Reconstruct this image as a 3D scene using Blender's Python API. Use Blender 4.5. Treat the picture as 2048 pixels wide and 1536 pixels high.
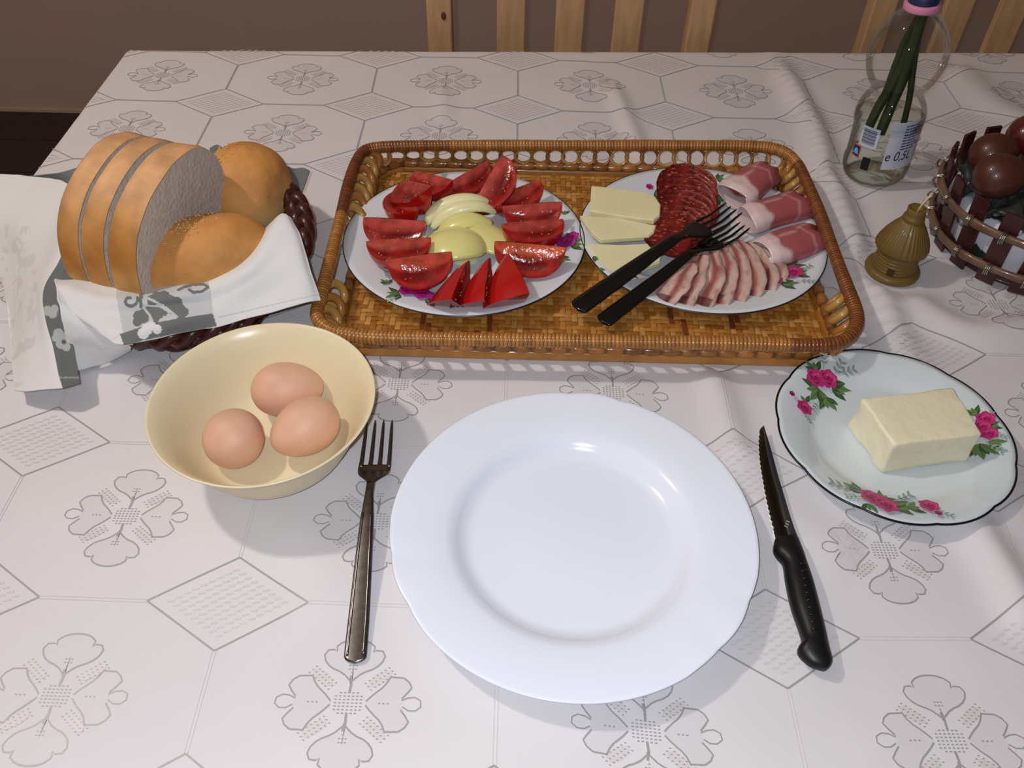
import bpy, bmesh, math, random
import numpy as np
from mathutils import Matrix, Vector, Quaternion
random.seed(4); rng = np.random.default_rng(7)
for o in list(bpy.data.objects): bpy.data.objects.remove(o)
SC = bpy.context.scene; COL = SC.collection
PI = math.pi
# ------------------------------------------------------------------ camera, light, exposure
T = 0.75                                            # height of the table top
CAM = np.array([0.10047869, -1.07123031, 0.53206257])
ROT = np.array([[0.99967307, -0.02526566, 0.00392267], [0.02086082, 0.71725237, -0.69650116], [0.01478402, 0.69635529, 0.71754494]])
F = 1700.0
cam = bpy.data.cameras.new('camera'); cam.sensor_width = 36; cam.lens = F / 2048 * 36; cam.clip_start = 0.02
camo = bpy.data.objects.new('camera', cam); COL.objects.link(camo)
M = Matrix.Identity(4)
for i in range(3):
    for j in range(3): M[i][j] = ROT[i, j]
    M[i][3] = CAM[i] + (T if i == 2 else 0)
camo.matrix_world = M; SC.camera = camo
vs = SC.view_settings; vs.view_transform = 'Standard'; vs.look = 'None'; vs.gamma = 1; vs.use_curve_mapping = False; vs.exposure = 0.0
w = bpy.data.worlds.new('world'); SC.world = w; w.use_nodes = True
w.node_tree.nodes['Background'].inputs[0].default_value = (0.55, 0.6, 0.75, 1); w.node_tree.nodes['Background'].inputs[1].default_value = 0.05
def lamp(name, loc, power, color, radius):
    l = bpy.data.lights.new(name, 'POINT'); l.energy = power; l.color = color; l.shadow_soft_size = radius
    o = bpy.data.objects.new(name, l); COL.objects.link(o); o.location = loc; return o
lamp('ceiling_lamp_light', (-0.78, -0.45, T + 1.35), 31.5, (1.0, 0.90, 0.82), 0.045)
lamp('phone_flash_light', (0.085, -1.085, T + 0.56), 11.2, (0.84, 0.91, 1.0), 0.006)

# ------------------------------------------------------------------ helpers
def P(u, v, z=0.0):                                   # the point at height z above the table that the photograph shows at (u, v)
    d = ROT @ np.array([(u - 1024) / F, -(v - 768) / F, -1.0]); t = (z - CAM[2]) / d[2]
    q = CAM + t * d; return np.array([q[0], q[1], q[2] + T])
def PY(u, v, y):                                      # the same on the upright plane at depth y
    d = ROT @ np.array([(u - 1024) / F, -(v - 768) / F, -1.0]); t = (y - CAM[1]) / d[1]
    q = CAM + t * d; return np.array([q[0], q[1], q[2] + T])
def pj(p):
    p = np.asarray(p, float); q = (p - CAM - np.array([0, 0, T])) @ ROT
    return np.stack([1024 + F * q[..., 0] / -q[..., 2], 768 - F * q[..., 1] / -q[..., 2]], -1)
def lin(r, g, b):
    f = lambda c: ((c / 255 + 0.055) / 1.055) ** 2.4 if c > 10 else c / 255 / 12.92
    return (f(r), f(g), f(b), 1)
def mat(name, col, rough=0.5, metal=0.0, spec=0.5, var=0.0, vscale=30, col2=None, bump=0.0, bscale=200, sss=0.0, trans=0.0, coat=0.0,
        attr=None, ior=1.45, stretch=(1, 1, 1), sheen=0.0, alpha=1.0, sssr=0.004):
    m = bpy.data.materials.new(name); m.use_nodes = True; nt = m.node_tree; N = nt.nodes; L = nt.links
    b = N['Principled BSDF']; I = b.inputs
    I['Roughness'].default_value = rough; I['Metallic'].default_value = metal; I['Specular IOR Level'].default_value = spec
    I['IOR'].default_value = ior; I['Transmission Weight'].default_value = trans; I['Coat Weight'].default_value = coat
    I['Coat Roughness'].default_value = 0.08; I['Sheen Weight'].default_value = sheen; I['Alpha'].default_value = alpha
    if sss: I['Subsurface Weight'].default_value = sss; I['Subsurface Scale'].default_value = sssr; I['Subsurface Radius'].default_value = (1, 0.5, 0.3)
    tc = N.new('ShaderNodeTexCoord'); mp = N.new('ShaderNodeMapping'); mp.inputs['Scale'].default_value = stretch
    L.new(tc.outputs['Object'], mp.inputs[0])
    I['Base Color'].default_value = col
    src = None
    if attr:
        a = N.new('ShaderNodeAttribute'); a.attribute_name = attr; src = a.outputs['Color']
    if var > 0 or col2:
        n = N.new('ShaderNodeTexNoise'); n.inputs['Scale'].default_value = vscale; n.inputs['Detail'].default_value = 5; L.new(mp.outputs[0], n.inputs['Vector'])
        r = N.new('ShaderNodeValToRGB'); L.new(n.outputs['Fac'], r.inputs[0])
        if src is None:
            c2 = col2 or tuple(c * (1 - var) for c in col[:3]) + (1,)
            r.color_ramp.elements[0].color = c2; r.color_ramp.elements[1].color = col
            r.color_ramp.elements[0].position = 0.35; r.color_ramp.elements[1].position = 0.65
            src = r.outputs[0]
        else:
            r.color_ramp.elements[0].color = (1 - var,) * 3 + (1,); r.color_ramp.elements[1].color = (1, 1, 1, 1)
            r.color_ramp.elements[0].position = 0.35; r.color_ramp.elements[1].position = 0.65
            x = N.new('ShaderNodeMix'); x.data_type = 'RGBA'; x.blend_type = 'MULTIPLY'; x.inputs[0].default_value = 1
            L.new(src, x.inputs[6]); L.new(r.outputs[0], x.inputs[7]); src = x.outputs[2]
    if src is not None: L.new(src, I['Base Color'])
    if bump > 0:
        n2 = N.new('ShaderNodeTexNoise'); n2.inputs['Scale'].default_value = bscale; n2.inputs['Detail'].default_value = 4; L.new(mp.outputs[0], n2.inputs['Vector'])
        bp = N.new('ShaderNodeBump'); bp.inputs['Strength'].default_value = bump; bp.inputs['Distance'].default_value = 0.002
        L.new(n2.outputs['Fac'], bp.inputs['Height']); L.new(bp.outputs[0], I['Normal'])
    return m
def org(o):
    r = Vector((0, 0, 0))
    while o is not None: r += o.location; o = o.parent
    return np.array(r)
def build(name, V, Fc, m, parent=None, smooth=True, cols=None, mi=None, loc=None):
    """V in world coordinates; the object's origin is its parent's origin (or loc for a thing of one mesh)"""
    V = np.asarray(V, float); o0 = org(parent) if parent else (np.array(loc) if loc is not None else np.zeros(3))
    me = bpy.data.meshes.new(name); me.from_pydata((V - o0).tolist(), [], [list(map(int, f)) for f in Fc])
    for mm in (m if isinstance(m, (list, tuple)) else [m]): me.materials.append(mm)
    if smooth: me.polygons.foreach_set('use_smooth', [True] * len(me.polygons))
    if mi is not None: me.polygons.foreach_set('material_index', [int(i) for i in mi])
    if cols is not None:
        c = np.ones((len(V), 4)); c[:, :3] = np.asarray(cols)[:, :3]
        at = me.color_attributes.new('Col', 'FLOAT_COLOR', 'POINT'); at.data.foreach_set('color', c.ravel())
    me.update()
    o = bpy.data.objects.new(name, me); COL.objects.link(o)
    if parent: o.parent = parent
    elif loc is not None: o.location = loc
    return o
def tag(o, label, cat, group=None, kind=None):
    o['label'] = label; o['category'] = cat
    if group: o['group'] = group
    if kind: o['kind'] = kind
    return o
def thing(name, label, cat, loc, group=None):
    o = bpy.data.objects.new(name, None); COL.objects.link(o); o.location = tuple(loc); o.empty_display_size = 0.02
    return tag(o, label, cat, group)
def struct(o): o['kind'] = 'structure'; return o
def box(x0, x1, y0, y1, z0, z1):
    V = [(x, y, z) for z in (z0, z1) for y in (y0, y1) for x in (x0, x1)]
    return V, [(0, 2, 3, 1), (4, 5, 7, 6), (0, 1, 5, 4), (2, 6, 7, 3), (0, 4, 6, 2), (1, 3, 7, 5)]
def bev(o, wd=0.002, seg=2):
    b = o.modifiers.new('b', 'BEVEL'); b.width = wd; b.segments = seg; b.limit_method = 'ANGLE'; return o
def solid(o, th, off=-1):
    s = o.modifiers.new('s', 'SOLIDIFY'); s.thickness = th; s.offset = off; return s
def grid_faces(nr, nc, wrap=False, flip=False):
    f = []
    for i in range(nr - 1):
        for j in range(nc if wrap else nc - 1):
            a, b = i * nc + j, i * nc + (j + 1) % nc
            q = (a, b, b + nc, a + nc); f.append(q[::-1] if flip else q)
    return f
def join(parts):
    V = []; Fc = []; n = 0
    for v, f in parts:
        V += [tuple(p) for p in v]; Fc += [tuple(i + n for i in q) for q in f]; n += len(v)
    return V, Fc
def smoothpath(pts, n, closed=False):
    pts = np.asarray(pts, float); k = len(pts)
    if closed: ext = np.vstack([pts[-1], pts, pts[0], pts[1]]); segs = k
    else: ext = np.vstack([2 * pts[0] - pts[1], pts, 2 * pts[-1] - pts[-2]]); segs = k - 1
    out = []
    for i in range(segs):
        p0, p1, p2, p3 = ext[i:i + 4]
        for s in np.arange(0, 1, 1 / 24):
            out.append(0.5 * ((2 * p1) + (-p0 + p2) * s + (2 * p0 - 5 * p1 + 4 * p2 - p3) * s * s + (-p0 + 3 * p1 - 3 * p2 + p3) * s ** 3))
    out.append(pts[0] if closed else pts[-1]); out = np.array(out)
    d = np.r_[0, np.cumsum(np.linalg.norm(np.diff(out, axis=0), axis=1))]
    s = np.linspace(0, d[-1], n + 1 if closed else n)
    if closed: s = s[:-1]
    return np.stack([np.interp(s, d, out[:, c]) for c in range(out.shape[1])], 1)
def frames(path, closed=False, up=(0, 0, 1)):
    path = np.asarray(path); n = len(path)
    t = np.roll(path, -1, 0) - np.roll(path, 1, 0)
    if not closed: t[0] = path[1] - path[0]; t[-1] = path[-1] - path[-2]
    t /= np.linalg.norm(t, axis=1)[:, None] + 1e-12
    up = np.array(up, float); s = np.cross(t, up)
    ln = np.linalg.norm(s, axis=1)
    if (ln < 1e-3).any(): s = np.cross(t, np.array([1.0, 0.05, 0])); ln = np.linalg.norm(s, axis=1)
    s /= ln[:, None]; u = np.cross(s, t); return t, s, u
def tube(path, r, n=10, closed=False, cap=True, sx=1.0, sz=1.0):
    path = np.asarray(path, float); t, s, u = frames(path, closed); r = np.broadcast_to(r, (len(path),))
    a = np.arange(n) * 2 * PI / n
    V = path[:, None] + r[:, None, None] * (np.cos(a)[None, :, None] * s[:, None] * sx + np.sin(a)[None, :, None] * u[:, None] * sz)
    V = V.reshape(-1, 3); Fc = grid_faces(len(path), n, True)
    if closed:
        b = (len(path) - 1) * n; Fc += [(b + j, b + (j + 1) % n, (j + 1) % n, j) for j in range(n)]
    elif cap: Fc += [tuple(range(n))[::-1], tuple(range(len(V) - n, len(V)))]
    return V, Fc
def loft(C, A, B, n=12, e=2.5, cap=True):
    """superellipse sections: centres C, half-width vectors A, half-height vectors B"""
    C, A, B = map(np.asarray, (C, A, B)); a = np.arange(n) * 2 * PI / n + PI / n
    c, s = np.cos(a), np.sin(a); c = np.sign(c) * np.abs(c) ** (2 / e); s = np.sign(s) * np.abs(s) ** (2 / e)
    V = (C[:, None] + c[None, :, None] * A[:, None] + s[None, :, None] * B[:, None]).reshape(-1, 3)
    Fc = grid_faces(len(C), n, True)
    if cap: Fc += [tuple(range(n))[::-1], tuple(range(len(V) - n, len(V)))]
    return V, Fc
def lathe(prof, n=96, c=(0, 0, 0), rf=None, zf=None):
    prof = np.asarray(prof, float); a = np.arange(n) * 2 * PI / n; V = []
    for i, (r, z) in enumerate(prof):
        k = rf(a, i, r) if rf else 1.0; dz = zf(a, i, r) if zf else 0.0
        V.append(np.stack([c[0] + r * k * np.cos(a), c[1] + r * k * np.sin(a), c[2] + z + dz + 0 * a], 1))
    V = np.concatenate(V); return V, grid_faces(len(prof), n, True)
def sphere(c, r, nu=16, nv=10, f=None):
    th = np.linspace(0, PI, nv); a = np.arange(nu) * 2 * PI / nu; V = []
    for t in th: V += [(math.sin(t) * math.cos(x), math.sin(t) * math.sin(x), math.cos(t)) for x in a]
    V = np.array(V)
    if f is not None: V = f(V)
    return V * np.asarray(r) + np.asarray(c), grid_faces(nv, nu, True)
def rotm(rx=0, ry=0, rz=0): return np.array((Matrix.Rotation(rz, 3, 'Z') @ Matrix.Rotation(ry, 3, 'Y') @ Matrix.Rotation(rx, 3, 'X')))
def inpoly(pts, poly):
    x, y = pts[:, 0], pts[:, 1]; r = np.zeros(len(pts), bool); n = len(poly)
    for i in range(n):
        x0, y0 = poly[i]; x1, y1 = poly[i - 1]
        c = ((y0 > y) != (y1 > y)) & (x < (x1 - x0) * (y - y0) / (y1 - y0 + 1e-12) + x0); r ^= c
    return r
def vnoise(p, sc, seed=0):                           # cheap smooth 3D value noise, 0..1
    q = np.asarray(p) * sc; i = np.floor(q).astype(int); f = q - i; f = f * f * (3 - 2 * f); r = 0
    for dx in (0, 1):
        for dy in (0, 1):
            for dz in (0, 1):
                h = ((i[:, 0] + dx) * 73856093 ^ (i[:, 1] + dy) * 19349663 ^ (i[:, 2] + dz) * 83492791 ^ (seed * 2654435)) & 0xffff
                h = (h * 40503 & 0xffff) / 65535
                r = r + h * (f[:, 0] if dx else 1 - f[:, 0]) * (f[:, 1] if dy else 1 - f[:, 1]) * (f[:, 2] if dz else 1 - f[:, 2])
    return r

# ------------------------------------------------------------------ the room
m_wall = mat('brown painted wall', lin(192, 168, 154), 0.9, var=0.06, vscale=3, bump=0.1, bscale=300)
m_floor = mat('dark floor', lin(62, 48, 42), 0.55, var=0.25, vscale=8, stretch=(1, 8, 1))
m_ceil = mat('ceiling paint', lin(170, 160, 150), 0.9)
RX0, RX1, RY0, RY1, RZ = -2.1, 2.6, -2.3, 1.27, 2.6
def wall(name, a, m): V, f = box(*a); return struct(build(name, V, f, m, smooth=False))
wall('wall_back', (RX0 - .1, RX1 + .1, RY1, RY1 + .1, 0, RZ), m_wall)
wall('wall_left', (RX0 - .1, RX0, RY0, RY1, 0, RZ), m_wall)
wall('wall_right', (RX1, RX1 + .1, RY0, RY1, 0, RZ), m_wall)
wall('wall_front', (RX0 - .1, RX1 + .1, RY0 - .1, RY0, 0, RZ), m_wall)
wall('ceiling', (RX0 - .1, RX1 + .1, RY0 - .1, RY1 + .1, RZ, RZ + .1), m_ceil)
wall('floor', (RX0 - .1, RX1 + .1, RY0 - .1, RY1 + .1, -.1, -0.012), mat('floor joints', lin(30, 24, 22), 0.8))
fl = bpy.data.objects['floor']
y = RY0; k = 0
me = None
while y < RY1 - 0.02:                                 # floor boards, one object each
    x = RX0 - (k % 3) * 0.5
    while x < RX1:
        x0, x1 = max(x, RX0), min(x + 1.5, RX1)
        if x1 > x0 + .01:
            V, f = box(x0 + .0015, x1 - .0015, y + .0015, min(y + .17, RY1) - .0015, -0.0115, -0.0008 * ((k * 7) % 3) * .3)
            o = build('board', V, f, m_floor, fl, smooth=False)
        x += 1.5
    y += .17; k += 1
V, f = box(RX0, RX1, RY1 - .012, RY1, 0, .008); struct(build('baseboard_back', V, f, m_wall, smooth=False))

# ------------------------------------------------------------------ table
m_tw = mat('table wood', lin(150, 105, 65), 0.45, var=0.3, vscale=12, stretch=(1, 10, 10))
TX0, TX1, TY0, TY1 = -0.452, 1.25, -0.892, 0.101
tb = thing('dining_table', 'wooden dining table hidden beneath the pale patterned tablecloth', 'table', (0.25, -.38, 0))
V, f = box(TX0, TX1, TY0, TY1, T - .034, T - .009); V = [(x, y + (.047 * (x - .067) if y > 0 else 0), z) for x, y, z in V]; bev(build('tabletop', V, f, m_tw, tb, False), .004)
V, f = join([box(TX0 + .08, TX1 - .08, a, a + .02, T - .12, T - .0345) for a in (TY0 + .08, TY1 - .1)] + [box(a, a + .02, TY0 + .1, TY1 - .1, T - .12, T - .0345) for a in (TX0 + .08, TX1 - .1)])
build('apron', V, f, m_tw, tb, False)
for sx in (TX0 + .07, TX1 - .13):
    for sy in (TY0 + .07, TY1 - .13):
        V, f = box(sx, sx + .06, sy, sy + .06, 0, T - .0345); bev(build('leg', V, f, m_tw, tb, False), .004)

# ------------------------------------------------------------------ tablecloth
U, AY, HX, HY = 0.19, 0.739, 0.2997, 0.1916
CTL = [(-2,0,328,151),(-1,0,602.6,159),(0,0,889,160),(1,0,1178,170),(2,0,1475,182),(-1,4,362,757),(0,4,797,765),(1,4,1225,778),(-1,5,248,1037),(2,5,1765,1100),
(-1,6,120,1390),(0,6,695,1402),(2,6,1905,1475),(-1,1,570,265),(0,1,880,270)]
DIA = [(-1.5,.5,'L',352,202.5),(-1.5,.5,'T',451,177),(-1.5,.5,'R',527,208),(-1.5,.5,'B',424,234),(-.5,.5,'L',647,212),(-.5,.5,'T',743,186),(-.5,.5,'R',830,215),(-.5,.5,'B',730,242),
(.5,.5,'L',946,217),(.5,.5,'T',1036,190.5),(.5,.5,'R',1125.5,222),(.5,.5,'B',1036,248),(1.5,.5,'L',1248.6,226),(1.5,.5,'T',1331,206),(1.5,.5,'B',1344,264.6),(1.5,.5,'R',1428,238),
(.5,-.5,'L',953,115),(.5,-.5,'R',1118,120.5),(.5,-.5,'B',1036,141),(-.5,-.5,'R',840,113.5),(-.5,-.5,'B',754,136.5),(-.5,-.5,'L',678,114),(1.5,-.5,'L',1230.5,125),(1.5,-.5,'B',1320,154.5),(1.5,-.5,'R',1395,131),
(-1.5,-.5,'B',477,130.5),(-1.5,-.5,'R',566.6,110),(-.5,5.5,'L',292,1204),(-.5,5.5,'T',476.6,1115.6),(-.5,5.5,'R',614,1206),(-.5,5.5,'B',429,1302),(-1.5,5.5,'R',82,1193),(-1.5,4.5,'R',218,888),
(-1.5,4.5,'T',120,815),(-1.5,4.5,'B',50,950),(-.5,6.5,'T',370,1505),(1.5,5.5,'T',1529,1182),(1.5,5.5,'R',1719.6,1281),(1.5,5.5,'B',1579,1382.5),(2.5,5.5,'L',1938,1276.6),(1.5,4.5,'T',1462.5,875)]
cp = []; cd = []
for i, j, u, v in CTL: cp.append((i * U, -j * AY * U)); cd.append(P(u, v)[:2] - cp[-1])
for i, j, c, u, v in DIA:
    dx, dy = {'L': (-HX, 0), 'R': (HX, 0), 'T': (0, HY), 'B': (0, -HY)}[c]
    cp.append(((i + dx) * U, (-j * AY + dy) * U)); cd.append(P(u, v)[:2] - cp[-1])
cp, cd = np.array(cp), np.array(cd)
def warp(p):                                          # the weave is pulled a little out of square
    p = np.atleast_2d(p); d2 = ((p[:, None] - cp[None]) ** 2).sum(2); k = np.exp(-d2 / (2 * .055 ** 2)) + .06 * np.exp(-d2 / (2 * .16 ** 2))
    return p + (k @ cd) / (k.sum(1) + .004)[:, None]
FOLDS = [([(1215,165),(1235,200),(1262,262),(1285,320)], .006, .012, 1.0), ([(880,170),(888,215),(886,250)], .003, .012, 1),
         ([(1548,112),(1585,180),(1622,250),(1652,340),(1700,470),(1750,590),(1800,690),(1850,760)], .011, .017, 1),
         ([(1600,140),(1690,300),(1740,470),(1790,600)], -.003, .02, 1),
         ([(1412,735),(1440,800),(1462,880),(1478,940)], .006, .014, 1),
         ([(1880,960),(1945,1060),(2010,1160),(2080,1290)], .009, .016, 1),
         ([(560,985),(590,1060),(640,1150),(660,1240)], .0022, .02, 1),
         ([(1800,585),(1870,640),(1960,670),(2090,650)], .008, .02, 1), ([(1640,600),(1700,700),(1790,800)], .004, .02, 1),
         ([(1500,880),(1560,1000),(1640,1080),(1720,1120)], .003, .025, 1),
         ([(1900,130),(1980,210),(2080,260)], .008, .03, 1), ([(240,330),(200,420)], .003, .02, 1),
         ([(1850,820),(2000,1000),(2080,1060)], .004, .03, 1)]
FW = []
for pl, h, wd, _ in FOLDS:
    q = smoothpath([P(u, v)[:2] for u, v in pl], 40); FW.append((q, h, wd))
KEEP = [(.4068, -.6130, .055, .1), (.1446, -.7168, .1, .14), (-.0888, -.6391, .05, .08), (.505, -.205, .03, .055), (.477, -.386, .026, .045), (.625, -.33, .08, .12)]
def zc(x, y):
    x = np.asarray(x, float).ravel(); y = np.asarray(y, float).ravel(); z = np.zeros_like(x)
    for q, h, wd in FW:
        lo, hi = q.min(0) - .09, q.max(0) + .09
        m = (x > lo[0]) & (x < hi[0]) & (y > lo[1]) & (y < hi[1])
        if not m.any(): continue
        pts = np.stack([x[m], y[m]], 1); d2 = ((pts[:, None] - q[None]) ** 2).sum(2); k = d2.argmin(1); d = np.sqrt(d2.min(1))
        s = k / (len(q) - 1); fade = np.clip(np.minimum(s, 1 - s) * 6 + .15, 0, 1)
        z[m] += 1.25 * h * fade * np.exp(-(d / wd) ** 2)
    for a, b, r0, r1 in KEEP: z *= .12 + .88 * np.clip((np.hypot(x - a, y - b) - r0) / (r1 - r0), 0, 1)
    z += .0007 * (vnoise(np.stack([x, y, 0 * x], 1), 14, 3) - .5) + .0004 * (vnoise(np.stack([x, y, 0 * x], 1), 40, 5) - .5)
    return z
CX0, CX1, CY0, CY1 = TX0 - .004, TX1 + .004, TY0 - .005, TY1 + .003
RB = .012
def skew(x, y): return .047 * (x - .067) * np.clip((y + .5) / .6, 0, 1)      # the far edge is not quite square to the weave
def drape(X, Y):
    dx = np.where(X < CX0 + RB, X - CX0 - RB, np.where(X > CX1 - RB, X - CX1 + RB, 0.0)); dy = np.where(Y < CY0 + RB, Y - CY0 - RB, np.where(Y > CY1 - RB, Y - CY1 + RB, 0.0))
    d = np.hypot(dx, dy) + 1e-12; bx = X - dx; by = Y - dy; a = np.minimum(d / RB, PI / 2); drop = np.maximum(d - RB * PI / 2, 0)
    wave = .012 * np.minimum(drop / .15, 1) * np.sin((X - Y) * 26 + 1.0)
    h = RB * np.sin(a) + wave * (drop > 0); zz = -RB * (1 - np.cos(a)) - drop
    qx, qy = bx + dx / d * h, by + dy / d * h
    return qx, qy + skew(qx, qy), zz
m_cloth = mat('white jacquard cloth', lin(224, 220, 222), 0.62, var=0.04, vscale=9, bump=0.12, bscale=2500, sheen=0.15)
HANG = .2
xs = np.r_[np.arange(CX0 - HANG, CX0, .008), np.arange(CX0, CX1, .005), np.arange(CX1, CX1 + HANG, .01)]
ys = np.r_[np.arange(CY0 - HANG, CY0, .008), np.arange(CY0, CY1, .005), np.arange(CY1, CY1 + HANG, .01)]
Xg, Yg = np.meshgrid(xs, ys); bx, by, bz = drape(Xg.ravel(), Yg.ravel()); bz = bz + zc(bx, by) * (bz > -.02)
tc_ = build('tablecloth', np.stack([bx, by, bz + T], 1), grid_faces(len(ys), len(xs)), m_cloth, loc=(0, 0, T))
tag(tc_, 'white woven tablecloth with flower and diamond pattern covering the table', 'tablecloth')
# woven pattern: raised satin threads
RV = []; RF = []; FV = []; FF = []; LV = []; LF = []
def onc(p, lift): 
    q = warp(p); return np.stack([q[:, 0], q[:, 1], T + zc(q[:, 0], q[:, 1]) + lift], 1)
def okp(p): q = warp(p); return (q[:, 0] > CX0 + .006) & (q[:, 0] < CX1 - .01) & (q[:, 1] > CY0 + .008) & (q[:, 1] < CY1 + .047 * (q[:, 0] - .067) - .006)
def ok(p): return okp(p).all()
def ribbon(pts, wd=.0011, SV=RV, SF=RF, lift=.0004, step=.004, closed=False):
    pts = np.asarray(pts, float)
    if closed: pts = np.vstack([pts, pts[0]])
    d = np.r_[0, np.cumsum(np.linalg.norm(np.diff(pts, axis=0), axis=1))]; n = max(2, int(d[-1] / step) + 1)
    s = np.linspace(0, d[-1], n); p = np.stack([np.interp(s, d, pts[:, 0]), np.interp(s, d, pts[:, 1])], 1)
    v = okp(p)
    if not v.all():                                   # a thread that runs over the edge is cut there
        runs = []; a = None
        for i in range(n + 1):
            g = i < n and v[i]
            if g and a is None: a = i
            if not g and a is not None: runs.append((i - a, a)); a = None
        if not runs or max(runs)[0] < 2: return
        k, a = max(runs); p = p[a:a + k]; n = k
    t = np.gradient(p, axis=0); t /= np.linalg.norm(t, axis=1)[:, None] + 1e-9; nn = np.stack([-t[:, 1], t[:, 0]], 1) * wd / 2
    a, b = onc(p + nn, lift), onc(p - nn, lift); k = len(SV)
    for i in range(n): SV.append(a[i]); SV.append(b[i])
    for i in range(n - 1): SF.append((k + 2 * i, k + 2 * i + 1, k + 2 * i + 3, k + 2 * i + 2))
def fillpoly(poly, SV, SF, lift):
    poly = np.asarray(poly, float); c = poly.mean(0)
    if not ok(poly): return
    if (poly[:, 0] * np.roll(poly[:, 1], -1) - poly[:, 1] * np.roll(poly[:, 0], -1)).sum() < 0: poly = poly[::-1]
    k = len(SV); n = len(poly); rings = [c + (poly - c) * s for s in (1, .66, .33)]
    for r in rings: SV += list(onc(r, lift))
    SV += list(onc(c[None], lift))
    for r in range(2):
        for i in range(n): SF.append((k + r * n + i, k + r * n + (i + 1) % n, k + (r + 1) * n + (i + 1) % n, k + (r + 1) * n + i))
    for i in range(n): SF.append((k + 2 * n + i, k + 2 * n + (i + 1) % n, k + 3 * n))
def sm(p, n=26): return smoothpath(p, n)
TOPP = sm([(.004, .065), (-.028, .098), (-.066, .118), (-.088, .15), (-.082, .175), (-.062, .178)], 22)
TOPN = [(-.062, .178), (-.056, .165), (-.05, .178), (-.056, .19)]
TOPA = sm([(-.056, .19), (-.035, .208), (0, .215), (.035, .208), (.056, .19)], 14)
SIDE = [sm([(-.05, .006), (-.07, .03), (-.098, .058), (-.112, .088)], 12), np.array([(-.112, .088), (-.15, .086)]), sm([(-.15, .086), (-.176, .062), (-.168, .042), (-.15, .018)], 10)]
EYE = sm([(-.15, .012), (-.175, .024), (-.198, .02), (-.208, 0), (-.195, -.018), (-.172, -.02), (-.155, -.008)], 18)
def motif(cx, cy):
    def tr(p, fx=1, fy=1): p = np.asarray(p, float); return np.stack([cx + p[:, 0] * fx * U * 1.2, cy + p[:, 1] * fy * U * 1.07], 1)
    for fy in (1, -1):
        for fx in (1, -1):
            ribbon(tr(TOPP, fx, fy)); ribbon(tr(TOPN, fx, fy), .0009)
            for s in SIDE: ribbon(tr(s, fx, fy), .0011)
            ov = [(fx * (.083 + .042 * math.cos(a) * .72 - .017 * math.sin(a) * .7), fy * (.082 + .042 * math.cos(a) * .6 + .017 * math.sin(a) * .8)) for a in np.linspace(0, 2 * PI, 14)[:-1]]
            fillpoly(tr(ov), LV, LF, .0003)
            for a in range(-3, 4):
                for b in (-1, 0, 1):
                    px, py = .083 + a * .0105 - b * .009, .082 + a * .009 + b * .0105
                    ribbon(tr([(px - .003, py), (px + .003, py - .001)], fx, fy), .0007, step=.002)
        ribbon(tr(TOPA, 1, fy)); ribbon(tr([(0, .035), (.002, .07), (-.003, .09)], 1, fy), .0016)
        for a in range(-1, 2):
            for b in range(3):
                if abs(a) <= b: ribbon(tr([(a * .009 - .003, .1 + b * .012), (a * .009 + .003, .1 + b * .012)], 1, fy), .0008, step=.002)
    for fx in (1, -1):
        ribbon(tr(EYE, fx), .0009)
        for a in range(3): ribbon(tr([(.085 + a * .012, 0), (.091 + a * .012, .002)], fx), .0009, step=.002)
        out = np.vstack([SIDE[0], SIDE[1], SIDE[2]]); out = np.vstack([out, out[::-1][1:] * [1, -1]])
        fillpoly(tr(out, fx), FV, FF, .0002)
    for fy in (1, -1):
        out = np.vstack([TOPP, TOPA[: len(TOPA)]]); o2 = TOPP[::-1] * [-1, 1]; fillpoly(tr(np.vstack([out, o2[:-1]]), 1, fy), FV, FF, .0002)
    for a in range(-3, 4):
        for b in range(-3, 4):
            if abs(a) + abs(b) < 6: ribbon(tr([(a * .012 - .0035, b * .011), (a * .012 + .0035, b * .011)]), .0008, step=.002)
def diamond(cx, cy):
    c = np.array([cx, cy]); q = [c + np.array(p) * U for p in ((-HX, 0), (0, HY), (HX, 0), (0, -HY))]
    for i in range(4): ribbon([q[i], q[(i + 1) % 4]], .0013)
    for p in range(-4, 5):
        for s in range(-4, 5):
            x = (p + s) * HX * .088; yy = (p - s) * HY * .088
            ribbon([(cx + (x - .013) * U, cy + (yy - .002) * U), (cx + (x + .013) * U, cy + (yy + .004) * U)], .0016, LV, LF, .0003, step=.003)
for j in range(-1, 7):
    for i in range(-3, 7):
        motif(i * U, -j * AY * U)
        cx, cy = (i + .5) * U, -(j + .5) * AY * U; diamond(cx, cy)
        for o2 in (-.006, .006):
            ribbon([(cx + HX * U, cy + o2 * U), (cx + (1 - HX) * U, cy + o2 * U)], .0006, LV, LF)
            ribbon([(cx + o2 * U, cy - HY * U), (cx + o2 * U, cy - (AY - HY) * U)], .0006, LV, LF)
        ribbon([(cx + HX * U, cy), (cx + (1 - HX) * U, cy)], .0009)if j < 2 else None
        ribbon([(cx, cy - HY * U), (cx, cy - (AY - HY) * U)], .0009)if j < 2 else None
m_thr = mat('grey satin thread', lin(164, 158, 157), 0.38, spec=0.7)
m_thl = mat('pale satin thread', lin(214, 207, 207), 0.42, spec=0.5)
m_fil = mat('satin petal weave', lin(215, 211, 213), 0.5, spec=0.5)
for nm, a, b, m in (('woven_outline', RV, RF, m_thr), ('woven_lattice', LV, LF, m_thl), ('woven_petals', FV, FF, m_fil)):
    o = build(nm, a, b, m, tc_); o['kind'] = 'stuff'

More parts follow.
